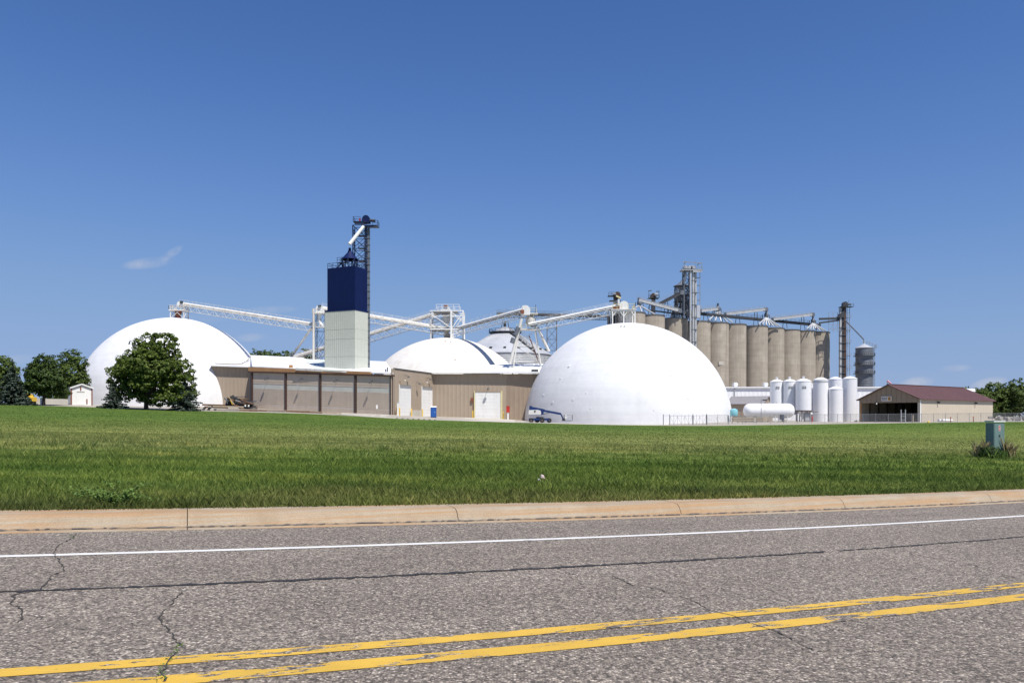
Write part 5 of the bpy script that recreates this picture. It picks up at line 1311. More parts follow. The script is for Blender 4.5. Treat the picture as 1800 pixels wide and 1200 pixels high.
t = thing('gas_control_panel', 'dark blue control panel in front of the gas tank', 'cabinet', c); obj('case', G().box(c + UP * 1.0, (.85, .4, 1.1)), M['blue_paint'], t); obj('door', G().box(c + UP * 1.0 + Vector((-.1, -.22, 0)), (.5, .03, .9)), M['steel_dark'], t)
for s_ in (-.35, .35): obj('leg', G().box(c + Vector((s_, 0, .22)), (.08, .08, .46)), M['rail'], t)
for k, (px, lab) in enumerate(((1363, 'white pipe stand in front of the gas tank, left one'), (1369, 'white pipe stand beside the dark blue control panel'), (1384, 'white pipe stand at the right end of the gas tank'))):
    c = gp(px, 166.5); t = thing('pipe_stand', lab, 'pipe', c); obj('riser', G().tube(c, c + UP * 1.5, .1, 8), M['white_metal'], t); obj('valve_wheel', G().lathe(c + UP * 1.5, [(.05, 0), (.22, .03), (.22, .08), (.05, .1)], 12), M['galv'], t)
# guard rails of pipe in front of the gas tank
t = thing('guard_rail', 'low wooden guard rail in front of the gas tank', 'barrier', gp(1300, 164))
for px in (1287, 1297, 1311, 1330, 1350): c = gp(px, 164); obj('post', G().box(c + UP * .6, (.16, .16, 1.2)), M['wood_grey'], t)
for h in (.55, 1.0): a, b = gp(1287, 163.85, h), gp(1352, 163.85, h); obj('rail', G().beam(a, b, .06, .18), M['wood_pale'], t)
# lamp post
c = gp(1338, 163.5)
t = thing('yard_lamp', 'thin yard lamp post with arm in front of gas tank', 'lamp post', c)
obj('pole', G().tube(c, P(1338, 702, 163.5), .07, 8), M['rail'], t); obj('arm', G().beam(P(1338, 702.4, 163.5), P(1344, 702.4, 163.5), .08), M['steel_dark'], t); obj('lamp_head', G().box(P(1344.5, 703, 163.5), (.75, .4, .25)), M['steel_dark'], t)
# teal poly tank
c = P(1290, 0, 176); zt_, zb_ = yz(717.5, 176), yz(731.5, 176)
t = thing('teal_tank', 'small pale teal plastic tank on a stand beside the right dome', 'tank', gp(1290, 176))
obj('body', G().lathe((c.x, 176, zb_), [(.001, 0), (.78, .02), (.85, .12), (.85, 1.2), (.75, 1.5), (.35, 1.68), (.3, 1.74), (.001, 1.75)], 24), M['teal'], t)
for (a, b) in ((-.6, -.6), (.6, -.6), (.6, .6), (-.6, .6)): obj('stand_leg', G().box((c.x + a, 176 + b, (gz(c.x, 176) + zb_) / 2), (.12, .12, zb_ - gz(c.x, 176))), M['rail'], t)

# small gable building and the long white building
def gable(name, label, cat, c0, c1, depth, z0, ze, zr, wall, roof, along=True, over=.35, gable_m=None):
    """c0,c1: the front long wall (plan), depth behind it; ridge parallel to it"""
    c0 = Vector((c0[0], c0[1], 0)); c1 = Vector((c1[0], c1[1], 0)); d = (c1 - c0).normalized(); b = Vector((-d.y, d.x, 0))
    if b.y < 0: b = -b
    t = thing(name, label, cat, Vector((c0.x, c0.y, z0)))
    p = [c0, c1, c1 + b * depth, c0 + b * depth]
    obj('wall', rib_wall(p[0], p[1], z0 - .5, z0 - .5, ze, ze, .2), wall, t); obj('wall', rib_wall(p[2], p[3], z0 - .5, z0 - .5, ze, ze, .2), wall, t)
    for (u_, v_) in ((p[1], p[2]), (p[3], p[0])):
        m_ = (u_ + v_) / 2; nn = Vector((v_.y - u_.y, -(v_.x - u_.x), 0)).normalized()
        obj('gable_wall', G().prism([u_ + UP * (z0 - .5), v_ + UP * (z0 - .5), v_ + UP * ze, m_ + UP * zr, u_ + UP * ze], -nn * .2), gable_m or wall, t)
    mA, mB = (p[0] + p[3]) / 2 - d * over, (p[1] + p[2]) / 2 + d * over; sl = (zr - ze) / (depth / 2)
    for (e0, e1, o) in ((p[0] - d * over - b * over, p[1] + d * over - b * over, 0), (p[3] - d * over + b * over, p[2] + d * over + b * over, 0)):
        zz_ = ze - sl * over + .12
        obj('roof', slab([e0 + UP * zz_, e1 + UP * zz_, mB + UP * (zr + .12), mA + UP * (zr + .12)] if e0 is not None else [], .12), roof, t)
    return t, p, d, b
z0 = gz(P(1300, 0, 205).x, 205)
t, p, d, b = gable('pump_house', 'small tan building with grey shingle roof behind the gas tank', 'building', P(1278, 0, 205), P(1341, 0, 200), 9, z0, yz(709.5, 203), yz(697, 207), M['beige'], M['shingle'], gable_m=M['beige'])
z0 = gz(P(1400, 0, 232).x, 232)
bt = thing('white_warehouse', 'long low white building with roof vents below the silos', 'building', Vector((P(1280, 0, 232).x, 232, z0)))
x0, x1 = P(1268, 0, 232).x, P(1548, 0, 232).x; zt_ = yz(681.8, 232)
obj('wall', rib_wall((x0, 232), (x1, 232.01), z0 - .5, z0 - .5, zt_, zt_, .3, 1.2), M['white_tank'], bt)
obj('side_wall', G().box((x1, 244, (z0 + zt_) / 2), (.3, 24, zt_ - z0)), M['white_tank'], bt)
obj('roof', slab([(x0, 231.5, zt_ + .35), (x1 + .3, 231.5, zt_ + .35), (x1 + .3, 256, zt_ + .35), (x0, 256, zt_ + .35)], .33), M['white_roof'], bt)
obj('downpipe', G().box((P(1291.5, 0, 231.8).x, 231.8, (z0 + zt_) / 2), (.2, .2, zt_ - z0)), M['galv'], bt)
for px in (1292.5, 1345.5):
    c = P(px, 0, 234); c.z = zt_ + .35; obj('roof_vent', G().tube((c.x, 233.2, c.z + .75), (c.x, 235, c.z + .75), .62, 14), M['white_metal'], bt)
    obj('vent_curb', G().box((c.x, 234, c.z + .2), (.9, 1.2, .5)), M['white_metal'], bt)

# dark open barn with maroon roof
K = Vector((P(1617, 0, 167).x, 167, 0)); ld = Vector((.8, .6, 0)); gd_ = Vector((-.6, .8, 0)); LW, GW = 35.0, 13.4
kz = gz(K.x, K.y); ze, zr = yz(700.5, 167), yz(676.5, 172)
t = thing('pole_barn', 'tan pole barn with maroon roof and open dark end', 'building', Vector((K.x, K.y, kz)))
K1, K2, K3 = K + ld * LW, K + ld * LW + gd_ * GW, K + gd_ * GW
obj('long_wall', rib_wall(K + ld * .12, K1, kz - .6, gz(K1.x, K1.y) - .5, ze, ze, .12, .9, .010), M['barn_wall'], t)
obj('long_wall', rib_wall(K2, K3, kz - .6, kz - .6, ze, ze, .12, .9, .025), M['barn_wall'], t)
obj('end_wall', G().prism([K1 + UP * (kz - .6), K2 + UP * (kz - .6), K2 + UP * ze, (K1 + K2) / 2 + UP * zr, K1 + UP * ze], -ld * .15), M['barn_wall'], t)
zo = yz(707.4, 170)                                                   # top of the opening
mid = (K + K3) / 2
gw = obj('gable_wall', G().prism([K + UP * zo, K3 + UP * zo, K3 + UP * ze, mid + UP * zr, K + UP * ze], ld * .15), M['barn_gable_shaded'], t)
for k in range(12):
    f = (k + .5) / 12; q_ = K + gd_ * (GW * f); zt_ = ze + (zr - ze) * (1 - abs(f - .5) * 2) - .08; obj('gable_batten', G().beam(q_ - ld * .03 + UP * (zo + .05), q_ - ld * .03 + UP * zt_, .07, .05, ld), M['barn_gable_shaded'], gw)
for f, w in ((.0, .45), (1.0, .5)):
    q_ = K + gd_ * (GW * f + (.02 if f == 0 else -.5)); obj('jamb', G().prism([q_ + UP * (kz - .4), q_ + gd_ * w + UP * (kz - .4), q_ + gd_ * w + UP * (zo - .003), q_ + UP * (zo - .003)], ld * .2), M['fascia'] if f else M['barn_wall'], t)
obj('corner_trim', G().prism([K - ld * .06 - gd_ * .1 + UP * (kz - .4), K + ld * .3 - gd_ * .1 + UP * (kz - .4), K + ld * .3 - gd_ * .1 + UP * ze, K - ld * .06 - gd_ * .1 + UP * ze], gd_ * .06), M['white_plastic'], t)
ov = .5; sl = (zr - ze) / (GW / 2)
for side in (0, 1):
    e0 = (K - ld * ov - gd_ * ov) if side == 0 else (K3 - ld * ov + gd_ * ov); e1 = (K1 + ld * ov - gd_ * ov) if side == 0 else (K2 + ld * ov + gd_ * ov)
    zz_ = ze - sl * ov + .16; rr_ = obj('roof', slab([e0 + UP * zz_, e1 + UP * zz_, (K1 + K2) / 2 + ld * ov + UP * (zr + .16), mid - ld * ov + UP * (zr + .16)], .14), M['maroon'], t)
    for k in range(1, 24):
        f = k / 24; obj('roof_seam', G().beam(e0.lerp(e1, f) + UP * (zz_ + .02), (mid - ld * ov).lerp((K1 + K2) / 2 + ld * ov, f) + UP * (zr + .18), .07, .06), M['maroon'], rr_)
obj('ridge_cap', G().beam(mid - ld * ov + UP * (zr + .22), (K1 + K2) / 2 + ld * ov + UP * (zr + .22), .4, .1), M['maroon'], t)
for k in range(1, 9):                                                 # inner posts ahead of the dark shade sheet
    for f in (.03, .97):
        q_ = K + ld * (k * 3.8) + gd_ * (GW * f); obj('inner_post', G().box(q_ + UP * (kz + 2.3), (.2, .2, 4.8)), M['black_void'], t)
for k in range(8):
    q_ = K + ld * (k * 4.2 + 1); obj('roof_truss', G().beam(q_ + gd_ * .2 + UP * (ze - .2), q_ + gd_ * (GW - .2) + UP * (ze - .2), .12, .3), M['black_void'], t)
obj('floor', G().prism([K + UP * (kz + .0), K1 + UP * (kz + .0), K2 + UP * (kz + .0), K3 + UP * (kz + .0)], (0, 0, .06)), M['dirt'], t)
obj('inner_shade_sheet', G().prism([K1 - ld * 2 + gd_ * .3 + UP * kz, K2 - ld * 2 - gd_ * .3 + UP * kz, K2 - ld * 2 - gd_ * .3 + UP * (ze - .4), K1 - ld * 2 + gd_ * .3 + UP * (ze - .4)], -ld * .1), M['black_void'], t)  # near-black sheet standing in for the shade deep inside the barn
# sign on the gable: gold block and two rows of unreadable print
sc_ = K + gd_ * (GW * .53) - ld * .12; szc = yz(700.5, 171.5)
sg = obj('sign_board', G().prism([sc_ + gd_ * 1.15 + UP * (szc - .5), sc_ - gd_ * 1.15 + UP * (szc - .5), sc_ - gd_ * 1.15 + UP * (szc + .55), sc_ + gd_ * 1.15 + UP * (szc + .55)], -ld * .06), M['sign_white'], t)
obj('sign_emblem', G().prism([sc_ - gd_ * .35 - ld * .07 + UP * (szc - .35), sc_ - gd_ * .95 - ld * .07 + UP * (szc - .35), sc_ - gd_ * .95 - ld * .07 + UP * (szc + .4), sc_ - gd_ * .35 - ld * .07 + UP * (szc + .4)], -ld * .03), M['sign_gold'], sg)
obj('sign_emblem', G().prism([sc_ - gd_ * .5 - ld * .11 + UP * (szc - .2), sc_ - gd_ * .8 - ld * .11 + UP * (szc - .2), sc_ - gd_ * .72 - ld * .11 + UP * (szc + .25), sc_ - gd_ * .55 - ld * .11 + UP * (szc + .25)], -ld * .02), M['brown_trim'], sg)
g = G()
for row, segs in ((.12, ((1.0, .72), (.62, .28), (.18, -.15))), (-.22, ((1.0, .55), (.45, .1), (.02, -.15)))):
    for a_, b_ in segs: g.prism([sc_ + gd_ * a_ - ld * .07 + UP * (szc + row), sc_ + gd_ * b_ - ld * .07 + UP * (szc + row), sc_ + gd_ * b_ - ld * .07 + UP * (szc + row + .17), sc_ + gd_ * a_ - ld * .07 + UP * (szc + row + .17)], -ld * .02)
so = obj('sign_print', g, M['ink'], sg)
q_ = K + gd_ * (GW * .69) - ld * .5; q_.z = zo - .1
fl = obj('flood_light', G().box(q_, (.5, .35, .4), .6), M['steel_dark'], t); obj('lens', G().box(q_ + Vector((.05, -.2, -.05)), (.34, .06, .26), .3), M['white_plastic'], fl)
for f in (.22, .73):
    q_ = K + ld * (LW * f) - gd_ * .3; q_.z = ze - .7; lm = obj('wall_lamp', G().box(q_, (.3, .5, .35), math.atan2(ld.y, ld.x)), M['steel_dark'], t); obj('lamp_arm', G().beam(q_ + UP * .1, q_ + gd_ * .35 + UP * .2, .08), M['steel_dark'], lm)
# pink wind sock behind the barn
c = P(1559.5, 0, 196); 
t = thing('wind_sock', 'faded pink wind sock showing above the maroon roof ridge', 'wind sock', gp(1559.5, 196))
obj('pole', G().tube(gp(1559.5, 196), P(1559.5, 668.5, 196), .06, 8), M['rail'], t); obj('sock', G().tube(P(1559.7, 669.3, 196), P(1566.5, 674, 196), .3, 12, .14), M['pink'], t)
# far white shed behind the barn and low equipment
z0 = gz(P(1720, 0, 258).x, 258)
ft = thing('far_shed', 'white roofed shed behind the maroon barn roof', 'building', Vector((P(1720, 0, 258).x, 258, z0)))
x0, x1 = P(1640, 0, 258).x, P(1747, 0, 258).x
obj('wall', rib_wall((x0, 258), (x1, 258), z0 - 1, z0 - 1, yz(694, 258), yz(694, 258), .2, 1.5), M['white_tank'], ft)
obj('roof', slab([(x0 - .5, 257, yz(693.6, 258)), (x1 + 1, 257, yz(693.6, 258)), (x1 + 1, 270, yz(683, 270)), (x0 - .5, 270, yz(682.5, 270))], .2), M['white_roof'], ft)
obj('side_wall', G().box((x1, 264, (z0 + yz(694, 258)) / 2), (.2, 11, yz(694, 258) - z0)), M['white_tank'], ft)
# yellow post, capped pipe and ladder gate by the fence
c = gp(1605, 158.5); t = thing('wood_post', 'short pale wooden post before the open barn', 'post', c); obj('stake', G().box(c + UP * .7, (.2, .2, 1.5)), M['wood_pale'], t); obj('cap', G().box(c + UP * 1.48, (.24, .24, .06)), M['wood_grey'], t)
c = gp(1632, 152.6); t = thing('yellow_marker', 'small yellow marker dome in the grass below the barn wall', 'marker', c); obj('cap', G().lathe(c, [(.22, 0), (.22, .12), (.16, .26), (.08, .32), (.001, .33)], 12), M['yellow_steel'], t); obj('base', G().lathe(c, [(.28, -.05), (.28, .02), (.2, .03)], 12), M['rock'], t)
for k, (px, lab, s_) in enumerate(((1666, 'white plastic roll lying against the tan barn wall', 2.3), (1654, 'short white bag beside the roll at the barn wall', 1.0))):
    c = gp(px, 164 + k * .3); t = thing('plastic_roll', lab, 'roll', c); obj('body', G().tube(c + Vector((-s_ / 2, 0, .3)), c + Vector((s_ / 2, .5, .28)), .3, 12, .24), M['white_plastic'], t); obj('end_knot', G().tube(c + Vector((s_ / 2, .5, .28)), c + Vector((s_ / 2 + .3, .6, .22)), .14, 8, .05), M['white_plastic'], t)
for k, px in enumerate((1671, 1711)):
    c = gp(px, 157.0); t = thing('red_stake', ['red stake left of the middle of the tan barn wall', 'red stake near the right end of the tan barn wall'][k], 'stake', c); obj('stick', G().box(c + UP * .45, (.12, .08, .95)), M['brown_trim'], t); obj('tip', G().box(c + UP * .97, (.15, .1, .12)), M['red'], t)

# ================================================================== chain link fence
def fence(name, label, pts, h, every=2.6, mesh=.16, wire=.010, m='rail', top_at=None):
    t = thing(name, label, 'fence', pts[0]); tot = G(); rl = G()
    for a, b in zip(pts[:-1], pts[1:]):
        L = (b - a).length; n = max(1, round(L / every)); d = (b - a) / L
        for i in range(n + 1):
            if i == n and b is not pts[-1]: continue
            q = a.lerp(b, i / n); q.z = gz(q.x, q.y); obj('post', G().tube(q - UP * .2, q + UP * (h + .06), .04, 8), M[m], t)
        for i in range(n):
            q0, q1 = a.lerp(b, i / n), a.lerp(b, (i + 1) / n); q0.z, q1.z = gz(q0.x, q0.y), gz(q1.x, q1.y)
            obj('rail', G().beam(q0 + UP * h, q1 + UP * h, .045), M[m], t)
            w = (q1 - q0); k = int(w.length / mesh); kz_ = int(h / mesh)
            for j in range(-kz_, k):
                for sgn in (0, 1):
                    s0, s1 = j / k, (j + kz_) / k; f0, f1 = 0., 1.
                    if s0 < 0: f0 = -s0 / (s1 - s0)
                    if s1 > 1: f1 = (1 - s0) / (s1 - s0)
                    if f1 <= f0: continue
                    A = q0 + w * (s0 + (s1 - s0) * f0) + UP * (h * (f0 if sgn == 0 else 1 - f0)); B = q0 + w * (s0 + (s1 - s0) * f1) + UP * (h * (f1 if sgn == 0 else 1 - f1))
                    nrm = Vector((0, 0, wire))
                    o = len(tot.v); tot.v += [tuple(A - nrm), tuple(B - nrm), tuple(B + nrm), tuple(A + nrm)]; tot.f.append((o, o + 1, o + 2, o + 3))
    fb = obj('wire_mesh', tot, M[m], t, False); fb['kind'] = 'stuff'
    return t
fence('chain_link_fence', 'long chain link fence in front of the tank yard and barn', [gp(1281, 157), gp(1450, 158), gp(1584, 158), gp(1620, 158.5), gp(1745, 160), gp(1960, 163)], 1.7)
fence('chain_link_fence', 'short chain link fence panel against the right dome, joining the gate', [gp(1243, 157), gp(1280, 157)], 1.9)
t = thing('fence_gate', 'braced grey steel double gate in front of the right dome', 'gate', gp(1205, 157))
for px, r_ in ((1166, .075), (1177, .06), (1218, .075), (1242, .08)): c = gp(px, 157); obj('post', G().tube(c - UP * .2, c + UP * 2.15, r_, 8), M['galv_dark'], t)
obj('side_panel', G().beam(gp(1166, 157, 1.9), gp(1177, 157, 1.9), .05), M['rail'], t)
for (a, b) in ((1178, 1217), (1219, 1241)):
    n = 6 if b - a > 30 else 4; lf = obj('gate_leaf', G().beam(gp(a, 157, 1.85), gp(b, 157, 1.85), .06).beam(gp(a, 157, .15), gp(b, 157, .15), .06), M['rail'], t)
    for k in range(n + 1):
        px = a + (b - a) * k / n; obj('upright', G().beam(gp(px, 157, .15), gp(px, 157, 2.05 if k % 2 else 1.85), .045), M['rail'], lf)
    for k in range(n): p0, p1 = a + (b - a) * k / n, a + (b - a) * (k + 1) / n; obj('brace', G().beam(gp(p0, 157, .15 if k % 2 else 1.8), gp(p1, 157, 1.8 if k % 2 else .15), .03), M['rail'], lf)
t = thing('stile_frame', 'pale green ladder shaped gate frame before the open barn', 'gate', gp(1588, 156))
for px in (1584, 1591.5): c = gp(px, 156); obj('post', G().tube(c - UP * .6, c + UP * 2.55, .09, 8), M['galv'], t)
for h in (.55, 1.25, 1.75): obj('rung', G().beam(gp(1584, 156, h), gp(1591.5, 156, h), .07), M['galv'], t)
# fence in front of the right-hand trees reuses the long fence; low wall of stored goods beyond
# ================================================================== boom lift
BLY = 161.0; k_ = BLY / FPX
bx = lambda px: (px - 900) * k_
bzz = lambda py: EYE + (HOR - py) * k_
c = gp(955, BLY)
t = thing('boom_lift', 'blue boom lift with grey engine cover parked beside the right dome', 'boom lift', c)
wz = c.z
for (px, dy, r_) in ((933.5, -1.0, .46), (952.5, -1.0, .50), (944.5, 1.0, .46), (965.5, .2, .48)):
    x = bx(px); ty = obj('wheel', G().lathe((0, 0, 0), [(r_ * .55, -.17), (r_ * .9, -.19), (r_, -.12), (r_, .12), (r_ * .9, .19), (r_ * .55, .17)], 20), M['tyre'], t)
    ty.data.transform(Matrix.Translation((x - c.x, BLY + dy - c.y, wz + r_ - c.z)) @ Matrix.Rotation(PI / 2, 4, 'X') @ Matrix.Translation(c))
    hb = obj('hub', G().lathe((0, 0, 0), [(.001, -.15), (r_ * .3, -.14), (r_ * .56, -.1), (r_ * .56, .1), (r_ * .3, .14), (.001, .15)], 14), M['hub'], ty); hb.data.transform(Matrix.Translation((x - c.x, BLY + dy - c.y, wz + r_ - c.z)) @ Matrix.Rotation(PI / 2, 4, 'X') @ Matrix.Translation(c))
obj('chassis', G().box((bx(947), BLY, wz + .72), (bx(966) - bx(931), 1.5, .42)), M['blue_paint'], t)
obj('axle_arm', G().beam((bx(955), BLY - .3, wz + .8), (bx(965), BLY, wz + .5), .35, .3), M['blue_paint'], t)
obj('turntable', G().lathe((bx(949), BLY, wz + .9), [(.75, 0), (.75, .3), (.001, .3)], 18), M['steel_dark'], t)
obj('engine_cover', G().prism([(bx(929), BLY - 1.1, bzz(728)), (bx(949.5), BLY - 1.1, bzz(728.2)), (bx(951), BLY - 1.1, bzz(726.5)), (bx(950), BLY - 1.1, bzz(721.5)), (bx(945), BLY - 1.1, bzz(720)), (bx(929.2), BLY - 1.1, bzz(720.5))], (0, 1.7, 0)), M['sign_white'], t)
obj('vent_grille', G().box((bx(940), BLY - 1.12, bzz(722.8)), (.28, .05, .36)), M['ink'], t)
obj('boom', G().beam((bx(932), BLY - .1, bzz(716.6)), (bx(957), BLY - .1, bzz(721.8)), .5, .62), M['blue_paint'], t)
obj('boom_inner', G().beam((bx(956), BLY - .1, bzz(721.6)), (bx(985.5), BLY - .1, bzz(727.2)), .36, .42), M['blue_paint'], t)
obj('boom_base', G().prism([(bx(951), BLY - .3, bzz(729)), (bx(955.5), BLY - .3, bzz(728)), (bx(955), BLY - .3, bzz(720)), (bx(950.5), BLY - .3, bzz(720))], (0, .5, 0)), M['blue_paint'], t)
obj('boom_bracket', G().box((bx(932.5), BLY - .1, bzz(716.8)), (.5, .65, .85)), M['blue_paint'], t)
obj('lift_cylinder', G().tube((bx(954), BLY + .1, bzz(728)), (bx(968), BLY, bzz(724.8)), .09, 8), M['galv'], t)
obj('jib', G().beam((bx(985.2), BLY - .1, bzz(726.4)), (bx(990.4), BLY - .1, bzz(737)), .26, .34, (0, 1, 0)), M['blue_paint'], t)
bk = obj('basket_floor', G().box((bx(998), BLY, bzz(739)), (1.5, 1.0, .12)), M['blue_paint'], t)
g = G(); a_ = [(bx(991.5), BLY - .5, bzz(738.6)), (bx(1006), BLY - .5, bzz(738.6)), (bx(1006), BLY + .5, bzz(738.6)), (bx(991.5), BLY + .5, bzz(738.6)), (bx(991.5), BLY - .5, bzz(738.6))]; rails(g, a_, 1.1, .025, .9); obj('basket_rail', g, M['rail'], bk)
obj('control_box', G().box((bx(994.5), BLY - .2, bzz(731.5)), (.45, .4, .7)), M['white_plastic'], t)
obj('knuckle', G().box((bx(990.5), BLY - .1, bzz(737.4)), (.6, .6, .5)), M['steel_dark'], t)

# ================================================================== left end: shed, timber, scrap
SY = 161.0; sx0, sx1 = P(126.5, 0, SY).x, P(160.8, 0, SY).x; szb = gp(144, SY).z; ze, zr = yz(682, SY), yz(675.8, SY)
t = thing('small_shed', 'small white gabled shed with brown trim beside the left dome', 'shed', Vector(((sx0 + sx1) / 2, SY, szb)))
m_ = (sx0 + sx1) / 2
obj('front_wall', G().prism([(sx0 + .15, SY, szb - .3), (sx1 - .15, SY, szb - .3), (sx1 - .15, SY, ze), (m_, SY, zr), (sx0 + .15, SY, ze)], (0, .12, 0)), M['white_plastic'], t)
obj('back_wall', G().prism([(sx0 + .15, SY + 4.88, szb - .3), (sx1 - .15, SY + 4.88, szb - .3), (sx1 - .15, SY + 4.88, ze), (m_, SY + 4.88, zr), (sx0 + .15, SY + 4.88, ze)], (0, .12, 0)), M['white_plastic'], t)
for x in (sx0 + .2, sx1 - .2): obj('side_wall', G().box((x, SY + 2.5, (szb + ze) / 2 - .15), (.12, 4.74, ze - szb + .3)), M['white_plastic'], t)
for s_ in (-1, 1):
    e = sx0 - .15 if s_ < 0 else sx1 + .15; dz = (zr - ze) / ((sx1 - sx0) / 2 - .15) * .3
    obj('roof', G().prism([(e, SY - .25, ze - dz + .05), (m_, SY - .25, zr + .05), (m_, SY - .25, zr + .17), (e, SY - .25, ze - dz + .17)], (0, 5.5, 0)), M['shingle'], t)
    obj('barge_board', G().beam((e, SY - .28, ze - dz + .1), (m_, SY - .28, zr + .1), .06, .24), M['white_plastic'], t)
    obj('corner_board', G().box(((sx0 + .13) if s_ < 0 else (sx1 - .13), SY - .04, (szb + ze) / 2 - .1), (.22, .1, ze - szb)), M['brown_trim'], t)
dr = obj('door', G().box((P(142, 0, SY).x, SY - .05, szb + 1.25), (1.5, .06, 2.5)), M['white_plastic'], t); obj('window', G().box((P(151.7, 0, SY).x, SY - .06, szb + .72), (.22, .08, 1.0)), M['brown_trim'], t)
obj('loft_hatch', G().box((P(142, 0, SY).x, SY - .06, ze - .05), (.22, .08, .75)), M['brown_trim'], t); obj('lintel', G().box((P(142, 0, SY).x, SY - .06, ze - .75), (1.4, .06, .1)), M['wood_grey'], t)
t.rotation_euler = (0, 0, math.radians(36))
# yellow machine glimpsed behind the blue spruce and a white post
c = gp(46, 172); t = thing('yellow_vehicle', 'low yellow vehicle half hidden behind the blue spruce', 'vehicle', c)
obj('body', G().prism([c + Vector((-1.3, 0, .6)), c + Vector((1.3, 0, .6)), c + Vector((1.3, 0, 1.5)), c + Vector((.6, 0, 1.6)), c + Vector((.3, 0, 2.2)), c + Vector((-1.0, 0, 2.2)), c + Vector((-1.3, 0, 1.4))], (0, 1.7, 0)), M['yellow_steel'], t)
obj('window', G().prism([c + Vector((-.9, -.02, 1.6)), c + Vector((.4, -.02, 1.6)), c + Vector((.2, -.02, 2.15)), c + Vector((-.85, -.02, 2.15))], (0, 1.74, 0)), M['glass'], t)
for dx in (-.8, .8):
    for dy in (.1, 1.6): obj('wheel', G().tube(c + Vector((dx, dy - .12, .36)), c + Vector((dx, dy + .12, .36)), .38, 16), M['tyre'], t)
c = gp(72.5, 158); t = thing('white_post', 'short white post beside the trunk of the dark round tree', 'post', c); obj('stake', G().box(c + UP * .55, (.3, .2, 1.2)), M['white_plastic'], t); obj('cap', G().box(c + UP * 1.17, (.34, .24, .06)), M['white_plastic'], t)
# low wall/drain behind shed
c0_, c1_ = gp(56, 176), gp(126, 178)
t = solo('low_wall', G().beam(c0_ + UP * .55, c1_ + UP * .55, .4, 1.5), M['pad'], 'low grey wall between the blue spruce and the shed', 'wall', c0_)
# scrap heap
c = gp(420, 178)
t = thing('scrap_heap', 'dark heap of scrap metal and boards beside the left dome', 'scrap heap', c)
rs = random.Random(3)
g = G()
for i, px in enumerate(np.linspace(394, 452, 12)):
    hm = float(np.interp(px, [394, 400, 408, 425, 440, 452], [.2, 2.9, 3.0, 2.2, 1.6, .3]))
    for j, dy in enumerate((-1.8, -.7, .6, 1.8)): g.v.append(tuple(gp(px + rs.uniform(-1, 1), 178 + dy, hm * (.12, .9, 1.0, .1)[j] * rs.uniform(.75, 1.1))))
for i in range(11):
    for j in range(3): g.f.append((i * 4 + j, i * 4 + 4 + j, i * 4 + 5 + j, i * 4 + 1 + j))
obj('tarp', g, M['tyre'], t, False)
for k in range(44):
    px = rs.uniform(396, 434); hmax = np.interp(px, [396, 404, 425, 448], [2.9, 3.0, 2.4, 1.4]); a = gp(px, 178 + rs.uniform(-2, 1.5), rs.uniform(.0, hmax)); ang_ = rs.uniform(-.7, .15); L = rs.uniform(1.0, 3.2)
    b = a + Vector((L * math.cos(ang_), rs.uniform(-.8, .8), L * math.sin(ang_))); b.z = max(b.z, gz(b.x, b.y) + .1)
    nm, mm = rs.choice([('board', 'wood'), ('board', 'wood_grey'), ('sheet', 'galv_dark'), ('sheet', 'steel_dark'), ('pipe', 'steel_dark'), ('sheet', 'wood'), ('board', 'steel_dark')])
    g = G().beam(a, b, rs.uniform(.2, .4), .18) if nm == 'board' else (G().tube(a, b, .07, 8) if nm == 'pipe' else G().beam(a, b, rs.uniform(.5, 1.0), .22))
    obj(nm, g, M[mm], t)
for k, (pa, pb, mm) in enumerate((((402, 697.5), (412, 711), 'wood_pale'), ((404, 700), (409, 711), 'yellow_steel'), ((397, 699), (400, 709), 'galv_roof'), ((411, 698), (447, 709), 'steel_dark'), ((414, 703), (432, 708), 'galv'), ((424, 705), (446, 711), 'steel_dark'))): obj('board', G().beam(P(*pa, 176), P(*pb, 176), .28, .12), M[mm], t)
for px, py in ((431, 711.5), (437, 711.5)): obj('bucket', G().lathe(P(px, 714.5, 175), [(.15, 0), (.19, .42), (.17, .42), (.14, .05)], 12), M['white_plastic'], t)
# timber baulks along the yard edge
beams = [(356, 396, 712.5, 157, .32, 'wood', 'brown timber baulk on top of the stack by the spruce'), (376, 428, 715.0, 156, .28, 'wood_pale', 'pale board lying along the upper side of the timber stack'), (376, 420, 718.0, 155, .3, 'wood_grey', 'grey board at the front of the timber stack'), (360, 400, 716.5, 156.4, .34, 'wood', 'dark baulk at the bottom of the timber stack'), (398, 452, 719.0, 155.6, .32, 'wood', 'brown baulk in the middle of the long timber row'), (430, 520, 719.7, 157, .3, 'wood', 'longest brown baulk lying below the first bay'), (418, 437, 724.0, 153, .16, 'wood_pale', 'short pale plank alone on the grass edge'), (470, 502, 724.4, 155, .2, 'wood_grey', 'grey plank below the first brown post'), (500, 556, 722.0, 156.5, .3, 'wood', 'brown baulk lying below the second bay'), (506, 545, 719.8, 160, .2, 'wood_pale', 'pale plank behind the baulk below the second bay'), (545, 600, 726.0, 155.5, .28, 'wood_pale', 'pale baulk at the right end of the timber row'), (520, 566, 725.5, 155, .22, 'wood', 'thin dark plank before the pale baulk at the timber row end')]
for (pa, pb, py, Y, h, mm, lab) in beams:
    a, b = gp(pa, Y), gp(pb, Y - .6); za = max(a.z, yz(py, Y)) if py < 717 else a.z; zb_ = b.z + (za - a.z)
    a.z, b.z = za + h / 2, zb_ + h / 2
    solo('timber_baulk', G().beam(a, b, h * 1.2, h), M[mm], lab, 'timber', a, 'timber lying along the yard edge')
c = gp(370, 155.2); t = thing('block_pile', 'small dark pile of blocks at the left end of the timber', 'blocks', c)
